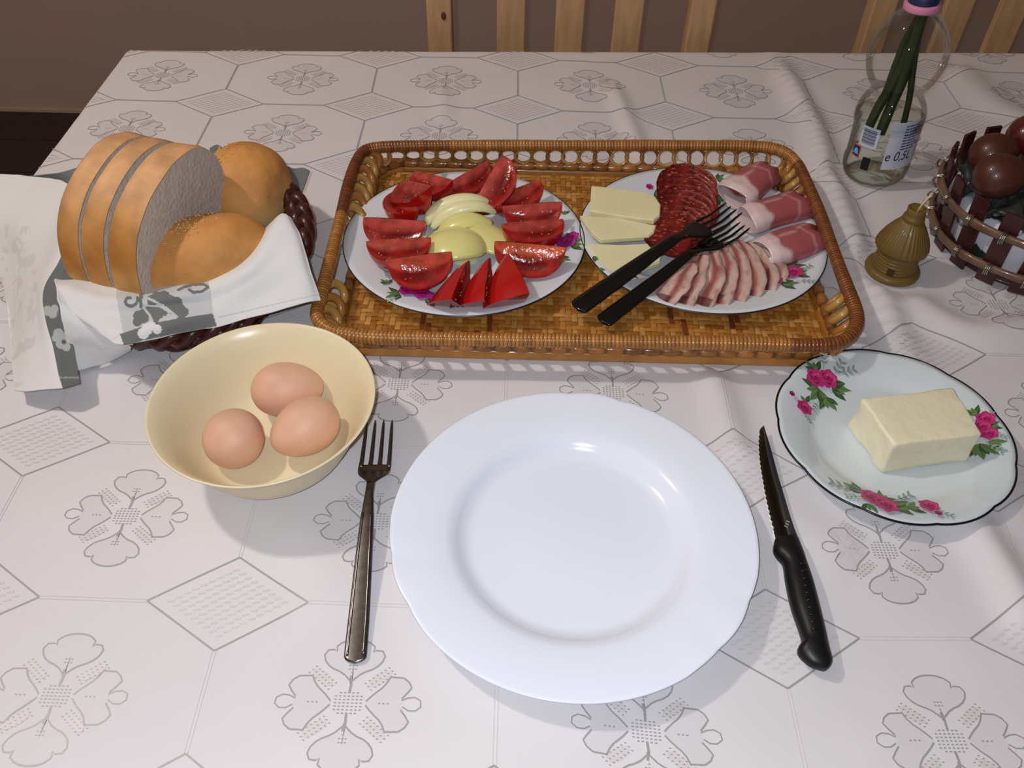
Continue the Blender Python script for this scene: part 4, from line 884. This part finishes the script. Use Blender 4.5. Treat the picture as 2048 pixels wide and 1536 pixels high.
def stroke(L_, wd, col):
    q = np.array(pol(L_))
    for a, b in zip(q[:-1], q[1:]):
        d = b - a; t_ = np.clip(((px - a) @ d) / (d @ d), 0, 1); C[np.hypot(*(px - a - t_[:, None] * d).T) < wd * .1953] = col
stroke([(1050, 120), (1030, 200), (1040, 270)], 22, gry); th_ = np.linspace(0, 5.2, 16); stroke([(925 + (78 - 9 * t_) * math.cos(t_ - .4), 215 + (68 - 8 * t_) * math.sin(t_ - .4)) for t_ in th_], 16, gry)
stroke([(1080, 180), (1200, 230), (1310, 300), (1400, 380)], 12, lgr); stroke([(1060, 280), (1130, 370), (1160, 450)], 12, lgr); stroke([(1110, 262), (1230, 270), (1320, 330), (1310, 400)], 10, lgr)
stroke([(1420, 110), (1470, 80), (1570, 55), (1680, 50), (1725, 75), (1660, 120), (1570, 130), (1530, 105)], 14, gry)
b_ = inpoly(px, pol([(820, 555), (1180, 440), (1500, 385), (1770, 345), (1812, 475), (1400, 545), (1050, 620), (868, 690)])); C[b_] = gry
disc([(1060, 548, 58), (1090, 490, 42), (1145, 470, 44), (1200, 505, 48), (1110, 520, 40)], wht)
stroke([(700, 640), (820, 560)], 3, lgr)
hem = inpoly(px, [(430, 640), (640, 590), (641, 597), (432, 647)]); C[inpoly(px, [(436, 634), (636, 588), (636, 590), (436, 636.5)])] = lgr
o = build('front_fold', V, grid_faces(110, 300), m_nap, nap, cols=C); solid(o, .0011, 0)
# lobe lying to the left over the table's edge
rows = [[(-90, 352, .055), (0, 353, .062), (60, 353, .066), (118, 362, .074), (166, 384, .085), (176, 388, .085)],
        [(-80, 420, .045), (-5, 430, .050), (50, 430, .058), (100, 430, .068), (145, 432, .078), (160, 432, .078)],
        [(-40, 500, .020), (12, 510, .028), (50, 508, .045), (92, 505, .060), (128, 503, .074), (158, 540, .062)],
        [(6, 570, .010), (18, 585, .014), (45, 578, .034), (70, 572, .048), (90, 575, .060), (118, 586, .060)],
        [(17, 640, .008), (24, 640, .010), (46, 640, .028), (74, 636, .042), (92, 632, .050), (128, 645, .048)],
        [(22, 700, .008), (27, 700, .010), (50, 700, .022), (80, 700, .030), (106, 696, .035), (148, 700, .030)],
        [(28, 783, .014), (34, 783, .016), (60, 782, .020), (95, 780, .023), (124, 777, .025), (160, 768, .022)]]
G = crease(patch(rows, 150, 240), .006, 24, 6); V = G.reshape(-1, 3); px = pj(V); J = np.tile(np.linspace(0, 5, 150), 240); I = np.repeat(np.linspace(0, 6, 240), 150); C = np.tile(wht, (len(V), 1))
nz = vnoise(V, 90, 4) * .6 + vnoise(V, 240, 8) * .4; lf_ = ((px[:, 0] < 75) & (nz > .58) & (np.hypot((px[:, 0] - 35) / 42, (px[:, 1] - 600) / 175) < 1)); C[lf_] = np.array(lin(216, 215, 215)[:3])
bandm = (J > 4.02) & (I > 1.55); C[bandm] = gry * .82
for L_ in ([(96, 622, 10), (106, 628, 9), (110, 618, 8)], [(118, 668, 11), (128, 676, 11), (122, 688, 10), (132, 694, 9), (112, 676, 8)]):
    for x, y_, r in L_: C[bandm & (np.hypot(px[:, 0] - x, px[:, 1] - y_) < r)] = np.array(lin(176, 180, 176)[:3])
C[bandm & (np.hypot(px[:, 0] - 128, px[:, 1] - 684) < 5)] = gry * .7
C[bandm & (np.abs(px[:, 1] - 756) < 1.6)] = np.array(lin(150, 154, 150)[:3])
o = build('side_fold', V, grid_faces(240, 150), m_nap, nap, cols=C); solid(o, .0011, 0)
# under layer between the two
rows = [[(108, 560, .068), (150, 592, .064), (200, 632, .056), (240, 672, .046), (266, 688, .036)], [(120, 625, .060), (150, 652, .050), (190, 682, .036), (226, 700, .026), (262, 697, .022)], [(148, 742, .006), (170, 736, .005), (200, 727, .005), (232, 714, .006), (262, 700, .010)]]
G = crease(patch(rows, 60, 60), .004, 40, 9); V = G.reshape(-1, 3); o = build('under_fold', V, grid_faces(60, 60), m_nap, nap, cols=np.tile(wht, (len(V), 1))); solid(o, .0011, 0)
# grey border behind the bread
rows = [[(44, 354, .058), (80, 350, .062), (120, 345, .070), (165, 333, .076), (215, 318, .078)], [(60, 362, .052), (95, 362, .056), (135, 366, .062), (172, 382, .070), (215, 390, .066)]]
G = patch(rows, 50, 16); V = G.reshape(-1, 3); o = build('back_border', V, grid_faces(16, 50), m_nap, nap, cols=np.tile(gry, (len(V), 1))); solid(o, .0011, 0)
rows = [[(560, 322, .060), (584, 336, .066), (606, 336, .068), (620, 342, .066)], [(545, 330, .055), (580, 350, .060), (600, 358, .062), (612, 364, .062)], [(560, 420, .035), (580, 410, .045), (592, 400, .052), (600, 396, .055)]]
G = patch(rows, 40, 30); V = G.reshape(-1, 3); o = build('right_border', V, grid_faces(30, 40), m_nap, nap, cols=np.tile(gry * .9, (len(V), 1))); solid(o, .0011, 0)
rows = [[(420, 296, .070), (434, 290, .072), (446, 296, .07)], [(420, 330, .060), (434, 330, .062), (450, 330, .062)]]
G = patch(rows, 20, 16); V = G.reshape(-1, 3); o = build('far_border', V, grid_faces(16, 20), m_nap, nap, cols=np.tile(gry * .9, (len(V), 1))); solid(o, .0011, 0)
V = []                                               # the part lining the inside
for k, (kk, z) in enumerate(((.05, .010), (.4, .010), (.68, .012), (.80, .022), (.87, .034), (.90, .042))):
    p = ell(z, kk, 72); a = np.arange(72) * 2 * PI / 72; p[:, 2] += .002 * np.sin(a * 7 + k); V.append(p)
o = build('inner_lining', np.concatenate(V), grid_faces(6, 72, True), m_nap, nap, cols=np.tile(wht, (432, 1))); solid(o, .0011, 0)
# sliced loaf
m_crust = mat('bread crust', (1, 1, 1, 1), 0.6, attr='Col', var=.34, vscale=30, bump=.4, bscale=110)
m_crumb = mat('bread crumb', lin(206, 196, 186), 0.9, var=.12, vscale=120, bump=.7, bscale=260)
cr0, cr1, cr2 = [np.array(lin(*c)[:3]) for c in ((204, 134, 62), (226, 168, 98), (232, 198, 130))]
CR = [lin(*c)[:3] for c in ((230, 200, 136), (224, 174, 98), (194, 126, 54), (216, 156, 86), (226, 172, 120))]
yaw = math.radians(17); dS = np.array([math.sin(yaw), math.cos(yaw), 0]); dN = np.array([math.cos(yaw), -math.sin(yaw), 0])
OUT = smoothpath([(.006, .030), (.0, .042), (-.0015, .062), (.001, .085), (.009, .107), (.026, .126), (.050, .139), (.080, .146), (.108, .143), (.130, .128), (.141, .102), (.141, .070), (.130, .042), (.07, .026), (.03, .025)], 72, True)
def slice_(x0, th, label, lean=0.0, sc_=1.0, seed=0, dz=0):
    O = np.array([-.2895, -.4985, T + dz]); nd = 9; V = []; C = []; npt = len(OUT)
    cen = OUT.mean(0)
    for k in range(nd):
        s = k / (nd - 1); e = 1 - .018 * (abs(2 * s - 1)) ** 6
        for a, b in OUT:
            q = cen + (np.array([a, b]) - cen) * e * sc_; p = O + dN * (x0 + th * s + lean * (q[1] - .03)) + dS * q[0] + np.array([0, 0, q[1]])
            V.append(p); hh = (b - .03) / .1; w_ = vnoise(np.array([p]), 30, 4)[0]
            hh = hh * .9 + .22 * (w_ - .5); c = np.array([np.interp(hh, [0, .22, .5, .8, 1], x) for x in zip(*CR)]) * (.84 + .32 * vnoise(np.array([p]), 85, 14)[0])
            V[-1] = p + (np.array([0, 0, 1]) * .0016 * (vnoise(np.array([p]), 60, 7)[0] - .5) * (1 if hh > .3 else 0)); C.append(c)
    f = grid_faces(nd, npt, True, True)
    t = thing('bread_slice', label, 'bread', O + dN * (x0 + th / 2) + dS * .06 + [0, 0, .025], 'slices of the cut loaf'); build('crust', V, f, m_crust, t, cols=C)
    for k, fl_ in ((0, False), (nd - 1, True)):
        R0 = np.array(V[k * npt:(k + 1) * npt]); cc = R0.mean(0); VV = []; sgn = 1 if fl_ else -1
        for q in (1, .8, .6, .4, .2):
            ring = cc + (R0 - cc) * q; ring = ring + dN * sgn * (.0004 + .0006 * (vnoise(ring, 200, seed)[:, None] - .5) * (q < 1)); VV.append(ring)
        VV = np.concatenate(VV + [cc[None]]); ff = grid_faces(5, npt, True, not fl_) + [((4 * npt + i), 4 * npt + (i + 1) % npt, 5 * npt)[::(1 if fl_ else -1)] for i in range(npt)]
        build('crumb', VV, ff, m_crumb, t)
slice_(0.0, .0205, 'leftmost of the three white bread slices standing in the basket', 0, 1, 1)
slice_(.0222, .0215, 'middle white bread slice standing in the basket', .02, 1, 2)
slice_(.0455, .027, 'rightmost white bread slice, its pale cut face turned to the rolls', .06, 1.0, 3)
# rolls
m_roll = mat('seeded roll crust', (1, 1, 1, 1), 0.6, attr='Col', var=.3, vscale=26, bump=.7, bscale=75)
m_ses = mat('sesame and crumbs', lin(222, 178, 110), .5)
def roll(nm, label, c, r, yaw_, seed, sd):
    t = thing(nm, label, 'bread', c - [0, 0, r[2]], 'seeded bread rolls in the basket')
    def ff(V):
        V = V.copy(); m1 = vnoise(V + 3, 2.2, seed) - .5; V *= (1 + .07 * m1)[:, None] ; V *= (1 + .02 * (vnoise(V + 5, 9, seed) - .5))[:, None]; return V
    V, f = sphere((0, 0, 0), r, 56, 36, ff); f = [q[::-1] for q in f]; hn = V[:, 2] / r[2]; w_ = vnoise(V, 45, seed); e = np.clip((hn + .5) * 1.2, 0, 1)[:, None]
    C = cr2 * (1 - e) + (cr0 * (.4 + .3 * w_[:, None]) + cr1 * (.6 - .3 * w_[:, None])) * e * 1.08; Mz = rotm(.1, -.12, yaw_); V2 = V @ Mz.T + c
    build('crust', V2, f, m_roll, t, cols=C); r2 = np.random.default_rng(seed); SV, SF = [], []; nn = len(V)
    for _ in range(1500):
        i = r2.integers(nn); p = V2[i] - c
        if p[2] < .1 * r[2]: continue
        w0 = math.exp(-(np.linalg.norm(p[:2] - np.array(sd[:2])) / sd[2]) ** 2)
        if r2.random() > w0: continue
        nrm = p / np.array(r) ** 2; nrm /= np.linalg.norm(nrm); p = p + nrm * .0002 + r2.normal(0, .0012, 3) * (1 - nrm ** 2)
        g = sphere((0, 0, 0), (.0014, .0008, .0006), 6, 4); SV, SF = join([(SV, SF), (g[0] @ rotm(0, 0, r2.random() * 6).T + c + p, g[1])])
    if SV: o = build('seeds', SV, SF, m_ses, t); o['kind'] = 'stuff'
roll('bread_roll', 'round seeded roll at the back right of the basket', P(494, 376, .062), (.0445, .049, .042), 0, 3, (-.036, .0, .022))
roll('bread_roll', 'oval seeded roll lying in front of the sliced bread', P(408, 514, .064), (.063, .0395, .0350), math.radians(17), 9, (-.022, .014, .024))

# ------------------------------------------------------------------ bottle with flower stems
bb = P(1744, 349, 0) + [0, 0, .0015]; tiltM = rotm(0, math.radians(-3.4), 0)
def BP(V): return (np.asarray(V) * [1, 1, .958] @ tiltM.T) + bb
m_pet = bpy.data.materials.new('clear bottle plastic'); m_pet.use_nodes = True; nt = m_pet.node_tree; N = nt.nodes; N.clear()
out = N.new('ShaderNodeOutputMaterial'); mx = N.new('ShaderNodeMixShader'); tr = N.new('ShaderNodeBsdfTransparent'); gl = N.new('ShaderNodeBsdfGlossy'); lw = N.new('ShaderNodeLayerWeight')
tr.inputs[0].default_value = (.965, .975, .97, 1); gl.inputs['Roughness'].default_value = .05; lw.inputs[0].default_value = .16; mu = N.new('ShaderNodeMath'); mu.operation = 'MULTIPLY'; mu.inputs[1].default_value = .62; nt.links.new(lw.outputs['Fresnel'], mu.inputs[0]); nt.links.new(mu.outputs[0], mx.inputs[0]); nt.links.new(tr.outputs[0], mx.inputs[1]); nt.links.new(gl.outputs[0], mx.inputs[2]); nt.links.new(mx.outputs[0], out.inputs[0])
m_water = m_pet.copy(); m_water.name = 'water'; [n for n in m_water.node_tree.nodes if n.type == 'BSDF_TRANSPARENT'][0].inputs[0].default_value = (.93, .955, .92, 1)
bo = thing('water_bottle', 'clear small plastic bottle of water holding cut green stems', 'bottle', bb)
BPR = [(.0005, .006), (.012, .005), (.022, .0015), (.030, .0012), (.0345, .006), (.0362, .014), (.0362, .022), (.0350, .026), (.0352, .064), (.0366, .070), (.0368, .082), (.034, .092), (.0288, .102), (.0272, .107), (.0290, .113), (.035, .124), (.0388, .136), (.0400, .148), (.0385, .160), (.033, .174), (.0255, .186), (.018, .194), (.0150, .198), (.0145, .204)]
pr = smoothpath(BPR, 90)
V, f = lathe(pr, 80, (0, 0, 0), rf=lambda a, i, r: 1 - .09 * np.clip((.016 - pr[i][1]) / .016, 0, 1) * (np.abs(np.cos(a * 2.5 + .4)) < .35) * (r > .015))
build('body', BP(V), f, m_pet, bo)
WZ = .078; wp = np.array([q for q in pr if q[1] < WZ and q[0] > .002]); wp = np.vstack([[.0005, .008], wp * [1, 1] - [.0007, -.0006]]); wp = np.vstack([wp, [wp[-1][0], WZ], [.0005, WZ]])
V, f = lathe(wp, 64, (0, 0, 0)); build('water', BP(V), f, m_water, bo)
ring = mat('pink neck ring plastic', lin(214, 140, 170), .4); V, f = lathe([(.0145, .1965), (.0172, .1965), (.0178, .198), (.0178, .2025), (.0172, .204), (.0145, .204)], 40); build('neck_ring', BP(V), f, ring, bo)
V, f = lathe([(.0146, .2042), (.0146, .222), (.0135, .222), (.0135, .2042)], 40); build('neck', BP(V), f, mat('dark blue wrap', lin(34, 38, 78), .5), bo)
m_stem = mat('green stem', lin(48, 62, 34), .45, var=.35, vscale=60); m_sleaf = mat('dark leaf', lin(36, 56, 24), .5)
stems = [[(-.022, -.006, .062), (-.015, -.002, .09), (-.005, 0, .12), (.002, .003, .17), (.004, 0, .24), (.004, 0, .30)], [(-.010, -.012, .060), (-.004, -.006, .09), (.002, -.003, .13), (.002, -.002, .2), (-.002, 0, .3)], [(.014, -.010, .060), (.013, -.006, .1), (.008, -.002, .14), (.004, .004, .2), (.0, .006, .3)], [(-.016, .006, .064), (-.010, .004, .1), (-.004, .006, .16), (.006, -.004, .22), (.012, -.004, .3)]]
names = ['flower stem leaning furthest left in the bottle', 'thick flower stem at the front of the bottle', 'slender flower stem at the right inside the bottle', 'flower stem at the back of the bunch in the bottle']
for i, st in enumerate(stems):
    q = smoothpath(st, 26); V, f = tube(BP(q), (.0052, .0056, .0034, .0038)[i], 8); t = thing('flower_stem', names[i], 'stem', BP([st[0]])[0], 'flower stems in the water bottle'); build('stem', V, f, m_stem, t)
    V = []; 
    for k in range(3 if i < 2 else 2):
        z0 = .226 + k * .02; b0 = np.array([.018 if (k + i) % 2 else -.012, .004 * i - .006, z0]); 
        L_ = np.array([.020 if (k + i) % 2 else -.018, .004, -.010 if (k + i) % 2 else .012]); s2 = np.array([0, 1, 0]) * .006; pp = [b0 - [np.sign(L_[0]) * .012, 0, 0]] + [b0 + L_ * t_ + sg * s2 * math.sin(PI * t_) for t_ in (.25, .5, .75) for sg in (-1, 1)] + [b0 + L_]
        V = BP(pp); o = build('leaf', V, [(0, 1, 2), (1, 3, 4, 2), (3, 5, 6, 4), (5, 7, 6)], m_sleaf, t); solid(o, .0005, 0)
# labels wrapped on the body
def cyl(u, v, r=.0358):                              # the point of the bottle's wall seen at (u, v)
    d = ROT @ np.array([(u - 1024) / F, -(v - 768) / F, -1.0]); o_ = tiltM.T @ (CAM + [0, 0, T] - bb); d = tiltM.T @ d
    A_ = d[0] ** 2 + d[1] ** 2; B_ = o_[0] * d[0] + o_[1] * d[1]; C_ = o_[0] ** 2 + o_[1] ** 2 - r * r; D_ = B_ * B_ - A_ * C_; t_ = (-B_ - math.sqrt(max(D_, 0))) / A_; p = o_ + t_ * d; return math.atan2(p[1], p[0]), p[2] / .958
def wrap(a0, a1, z0, z1, r, n=10): V = [(r * math.cos(a), r * math.sin(a), z) for z in (z0, z1) for a in np.linspace(a0, a1, n)]; return BP(V), grid_faces(2, n)
m_lab = mat('label white', lin(204, 208, 224), .4); m_ink = mat('label blue ink', lin(70, 78, 130), .5); m_bar = mat('barcode ink', lin(66, 78, 100), .5); m_dk = mat('label black', lin(20, 22, 26), .5)
a0, z1 = cyl(1722, 243); a1, z0 = cyl(1750, 300); za, zb_ = z0, z1; aL, aR = cyl(1722, 270)[0], cyl(1760, 270)[0]
lab = build('barcode_label', *wrap(aL, aR, za, zb_, .0362), m_lab, bo); V, f = [], []
hgt = zb_ - za
for k in range(14):
    zq = za + hgt * (.16 + .74 * k / 14); V, f = join([(V, f), wrap(aL + (aR - aL) * .14, aL + (aR - aL) * .86, zq, zq + hgt * (.012 + .02 * ((k * 7) % 3) / 2 + .008), .0364)])
o = build('bars', V, f, m_bar, lab); o['kind'] = 'stuff'
aL2, aR2 = cyl(1775, 290)[0], cyl(1836, 290)[0]; z0b, z1b = cyl(1790, 338)[1], cyl(1800, 246)[1]
lab2 = build('text_label', *wrap(aL2, aR2, z0b, z1b, .0362), m_lab, bo); hg = z1b - z0b; V, f = [], []; r2 = np.random.default_rng(3)
for k in range(9):
    zq = z1b - hg * (.10 + .06 * k); aa = .30; w1 = .62 + .3 * r2.random()
    while aa < w1: wl = .04 + .09 * r2.random(); V, f = join([(V, f), wrap(aL2 + (aR2 - aL2) * aa, aL2 + (aR2 - aL2) * min(aa + wl, w1), zq, zq + hg * .028, .0364, 3)]); aa += wl + .015
o = build('small_print', V, f, m_ink, lab2); o['kind'] = 'stuff'
fc = bpy.data.curves.new('t', 'FONT'); fc.body = 'e 0,5L'; fc.size = 1; fc.shear = .15; to = bpy.data.objects.new('t', fc); COL.objects.link(to); dg = bpy.context.evaluated_depsgraph_get(); dg.update(); me = bpy.data.meshes.new_from_object(to.evaluated_get(dg)); bpy.data.objects.remove(to)
tv = np.array([v.co[:] for v in me.vertices]); tf = [tuple(p.vertices) for p in me.polygons]; tv[:, :2] -= tv[:, :2].min(0); wdt = tv[:, 0].max(); sca = (abs(aR2 - aL2) * .60) * .0364 / wdt
asg = np.sign(aR2 - aL2); V = BP([(.0365 * math.cos(aL2 + asg * (.0015 + sca * x) / .0364), .0365 * math.sin(aL2 + asg * (.0015 + sca * x) / .0364), z0b + hg * .16 + y_ * sca * 1.35) for x, y_, _ in (tv * [1, 1, 1])]); build('volume_print', V, tf, m_dk, lab2, False)
a_, z_ = cyl(1713, 300); da = .0056 / .0362
lg = build('logo_square', *wrap(a_ - da, a_ + da, z_ - .0075, z_ + .0075, .0362, 4), mat('logo orange border', lin(200, 90, 40), .4), bo)
build('logo_blue', *wrap(a_ - da * .78, a_ + da * .78, z_ - .0062, z_ + .0062, .0364, 4), mat('logo navy', lin(24, 40, 110), .4), lg)
V, f = [], []
for q, w_ in ((-.5, .16), (0, .2), (.45, .16)): V, f = join([(V, f), (BP([(.0366 * math.cos(a_ + da * x), .0366 * math.sin(a_ + da * x), z_ + zz) for x, zz in ((q * 1.1 - w_, -.0038), (q * 1.1 + w_, -.0038), (q * .25 + w_ + .1, .0034), (q * .25 - w_ + .1, .0034))]), [(0, 1, 2, 3)])])
build('logo_letter', V, f, mat('logo light blue', lin(110, 190, 230), .4), lg, False)
a_, z_ = cyl(1731, 327); build('black_square', *wrap(a_ - .12, a_ + .12, z_ - .008, z_ + .008, .0368, 4), m_dk, bo)

# ------------------------------------------------------------------ beehive candle
m_wax = mat('olive beeswax', lin(118, 94, 42), .45, var=.15, vscale=60, sss=.1, bump=.15, bscale=150, coat=.1)
cc_ = P(1781, 545, 0) + [0, 0, .0012]; cd_ = thing('beehive_candle', 'olive-brown beeswax candle shaped like a thatched beehive', 'candle', cc_)
V, f = lathe([(.0005, 0), (.024, 0), (.0262, .0015), (.0268, .004), (.0262, .0065), (.0245, .008), (.021, .0088), (.0005, .0088)], 60, cc_); build('base', V, f, m_wax, cd_)
prf = [(.0005, .008)] + [(.0208 - .0001 * k + .0010 * abs(math.sin(k * PI / 4)), .0085 + k * .00085) for k in range(30)] + [(.0005, .034)]
V, f = lathe(prf, 60, cc_); build('coiled_wall', V, f, m_wax, cd_)
V, f = lathe([(.0005, .031), (.020, .0305), (.0245, .031), (.0252, .033), (.0243, .037), (.0215, .044), (.0165, .053), (.0115, .0605), (.0088, .064), (.0005, .064)], 144, cc_, rf=lambda a, i, r: 1 + (.022 * np.sin(a * 34 + np.sin(a * 5) * 2) if 2 <= i <= 7 else 0 * a)); build('thatched_roof', V, f, m_wax, cd_)
V, f = lathe([(.0005, .062), (.0092, .0622), (.0104, .0645), (.0098, .067), (.0086, .0685), (.0084, .070), (.0088, .0755), (.0082, .0762), (.006, .0725), (.0005, .0715)], 40, cc_); build('knob', V, f, m_wax, cd_)
wk = mat('waxed wick', lin(206, 190, 140), .6); V, f = tube([cc_ + [.001, 0, .071], cc_ + [.0025, 0, .079], cc_ + [.006, .001, .087], cc_ + [.0085, 0, .0905]], [.0009, .0009, .0014, .0011], 8); build('wick', V, f, wk, cd_)
aa = math.atan2(*(CAM - cc_)[1::-1][:2]) if False else math.atan2(CAM[1] - cc_[1], CAM[0] - cc_[0]); d_ = np.array([math.cos(aa), math.sin(aa), 0]); s_ = np.array([-d_[1], d_[0], 0]); d0 = cc_ + d_ * .0213 + [0, 0, .0125]
V = [d0 + s_ * x * .0034 + np.array([0, 0, z]) + d_ * e for e in (-.001, .0009) for x, z in ((-1, -.003), (1, -.003), (1, .0035), (-1, .0035))]; f = [(0, 3, 2, 1), (4, 5, 6, 7), (0, 1, 5, 4), (1, 2, 6, 5), (2, 3, 7, 6), (3, 0, 4, 7)]; o = build('doorway', V, f, mat('dark doorway wax', lin(66, 44, 22), .6), cd_, False)

# ------------------------------------------------------------------ slatted basket with eggs
cE_ = np.array([.628, -.332, T + .0015]); be = thing('slatted_basket', 'round basket of dark red slats and cane hoops at the right edge', 'basket', cE_)
m_slat = mat('dark red painted wood', lin(64, 26, 26), .4, var=.25, vscale=40, stretch=(1, 1, .2), coat=.2); m_hoop = mat('split cane hoop', lin(120, 90, 70), .35, var=.35, vscale=50, coat=.3); m_wire = mat('tying wire', lin(170, 166, 150), .25, metal=.9)
NS = 18
for k in range(NS):
    a = 2 * PI * k / NS + .10; r0, r1 = .0895, .0975; V = []
    for z, r in ((.0, r0 - .001), (.082, r1 - .001)):
        for dr in (0, .0035):
            for sg in (-1, 1): th_ = a + sg * .0088 / r; V.append(cE_ + [(r + dr) * math.cos(th_), (r + dr) * math.sin(th_), z])
    o = build('slat', V, [(0, 1, 3, 2), (4, 6, 7, 5), (0, 4, 5, 1), (2, 3, 7, 6), (0, 2, 6, 4), (1, 5, 7, 3)], m_slat, be, False); bev(o, .0008)
for z, r in ((.020, .0970), (.058, .1010)):
    a = np.arange(120) * 2 * PI / 120; p = np.stack([cE_[0] + r * np.cos(a), cE_[1] + r * np.sin(a), cE_[2] + z + .0012 * np.sin(a * 5)], 1); V, f = tube(p, .0042 + .0004 * np.sin(a * 9), 8, True, sx=.75, sz=1.1); build('hoop', V, f, m_hoop, be)
    for k in range(NS):
        t_ = 2 * PI * k / NS + .10; c = cE_ + [(r + .001) * math.cos(t_), (r + .001) * math.sin(t_), z]; V, f = [], []
        for e in (-1, 0, 1):
            b = np.arange(10) * 2 * PI / 10; q = [c + np.array([(.0062 * math.cos(x)) * math.cos(t_) - (.0017 * e) * math.sin(t_), (.0062 * math.cos(x)) * math.sin(t_) + (.0017 * e) * math.cos(t_), .0060 * math.sin(x) + .001 * e * math.cos(x)]) for x in b]; V, f = join([(V, f), tube(q, .0008, 5, True)])
        build('wire_tie', V, f, m_wire, be)
V, f = lathe([(.00002, .004), (.088, .004), (.088, .007), (.0005, .007)], 60, cE_); build('base', V, f, m_slat, be)
m_pap = mat('white paper liner', lin(206, 208, 216), .7, var=.85, vscale=42, col2=lin(30, 44, 34))
rp = m_pap.node_tree.nodes['Color Ramp']; rp.color_ramp.elements[0].position = .36; rp.color_ramp.elements[1].position = .42
V, f = lathe([(.078, .0075), (.0845, .02), (.0865, .045), (.084, .058), (.070, .060)], 72, cE_, rf=lambda a, i, r: 1 + .02 * np.sin(a * 11 + i)); o = build('paper_liner', V, f, m_pap, loc=tuple(cE_ + [0, 0, .0075])); solid(o, .0008, 0); tag(o, 'white printed paper lining the dark slatted basket', 'paper')
m_cel = mat('dark green cellophane', lin(74, 84, 78), .12, trans=.35, coat=.8, bump=.9, bscale=90, var=.5, vscale=60)
bm = bmesh.new(); bmesh.ops.create_grid(bm, x_segments=70, y_segments=70, size=.095)
for v in list(bm.verts):
    if math.hypot(v.co.x, v.co.y) > .090: bm.verts.remove(v)
for v in bm.verts: p = np.array([[v.co.x, v.co.y, 0]]); v.co.z = .066 + .022 * (abs(vnoise(p, 55, 1)[0] - .5) * 2) + .012 * (vnoise(p, 130, 2)[0] - .5) - .012 * (math.hypot(v.co.x, v.co.y) / .09) ** 2
bm.verts.index_update(); V = np.array([v.co[:] for v in bm.verts]) + cE_; f = [tuple(v.index for v in q.verts) for q in bm.faces]; bm.free()
o = build('cellophane', V, f, m_cel, loc=tuple(cE_ + [0, 0, .06])); tag(o, 'crumpled shiny green cellophane under the brown painted eggs', 'cellophane'); solid(o, .0004, 0)
m_beg = mat('glossy dark brown eggshell', lin(80, 42, 30), .4, coat=.2, var=.15, vscale=25); m_reg = mat('dark red eggshell', lin(90, 20, 26), .3, coat=.5, var=.3, vscale=60)
ge = 'dyed eggs in the slatted basket'
egg(P(1988, 308, .090), .0245, .0205, math.radians(20), 0, m_beg, 'dark brown egg at the back left of the slatted basket', ge)
egg(P(2002, 352, .097), .0255, .0210, math.radians(5), 0, m_beg, 'dark brown egg at the front of the slatted basket', ge)
egg(P(2056, 270, .090), .025, .0205, math.radians(60), 0, m_reg, 'dark red egg at the right edge of the photo', ge)
egg(P(2082, 335, .090), .025, .0205, math.radians(80), 0, m_beg, 'dark brown egg mostly hidden at the basket right side', ge)
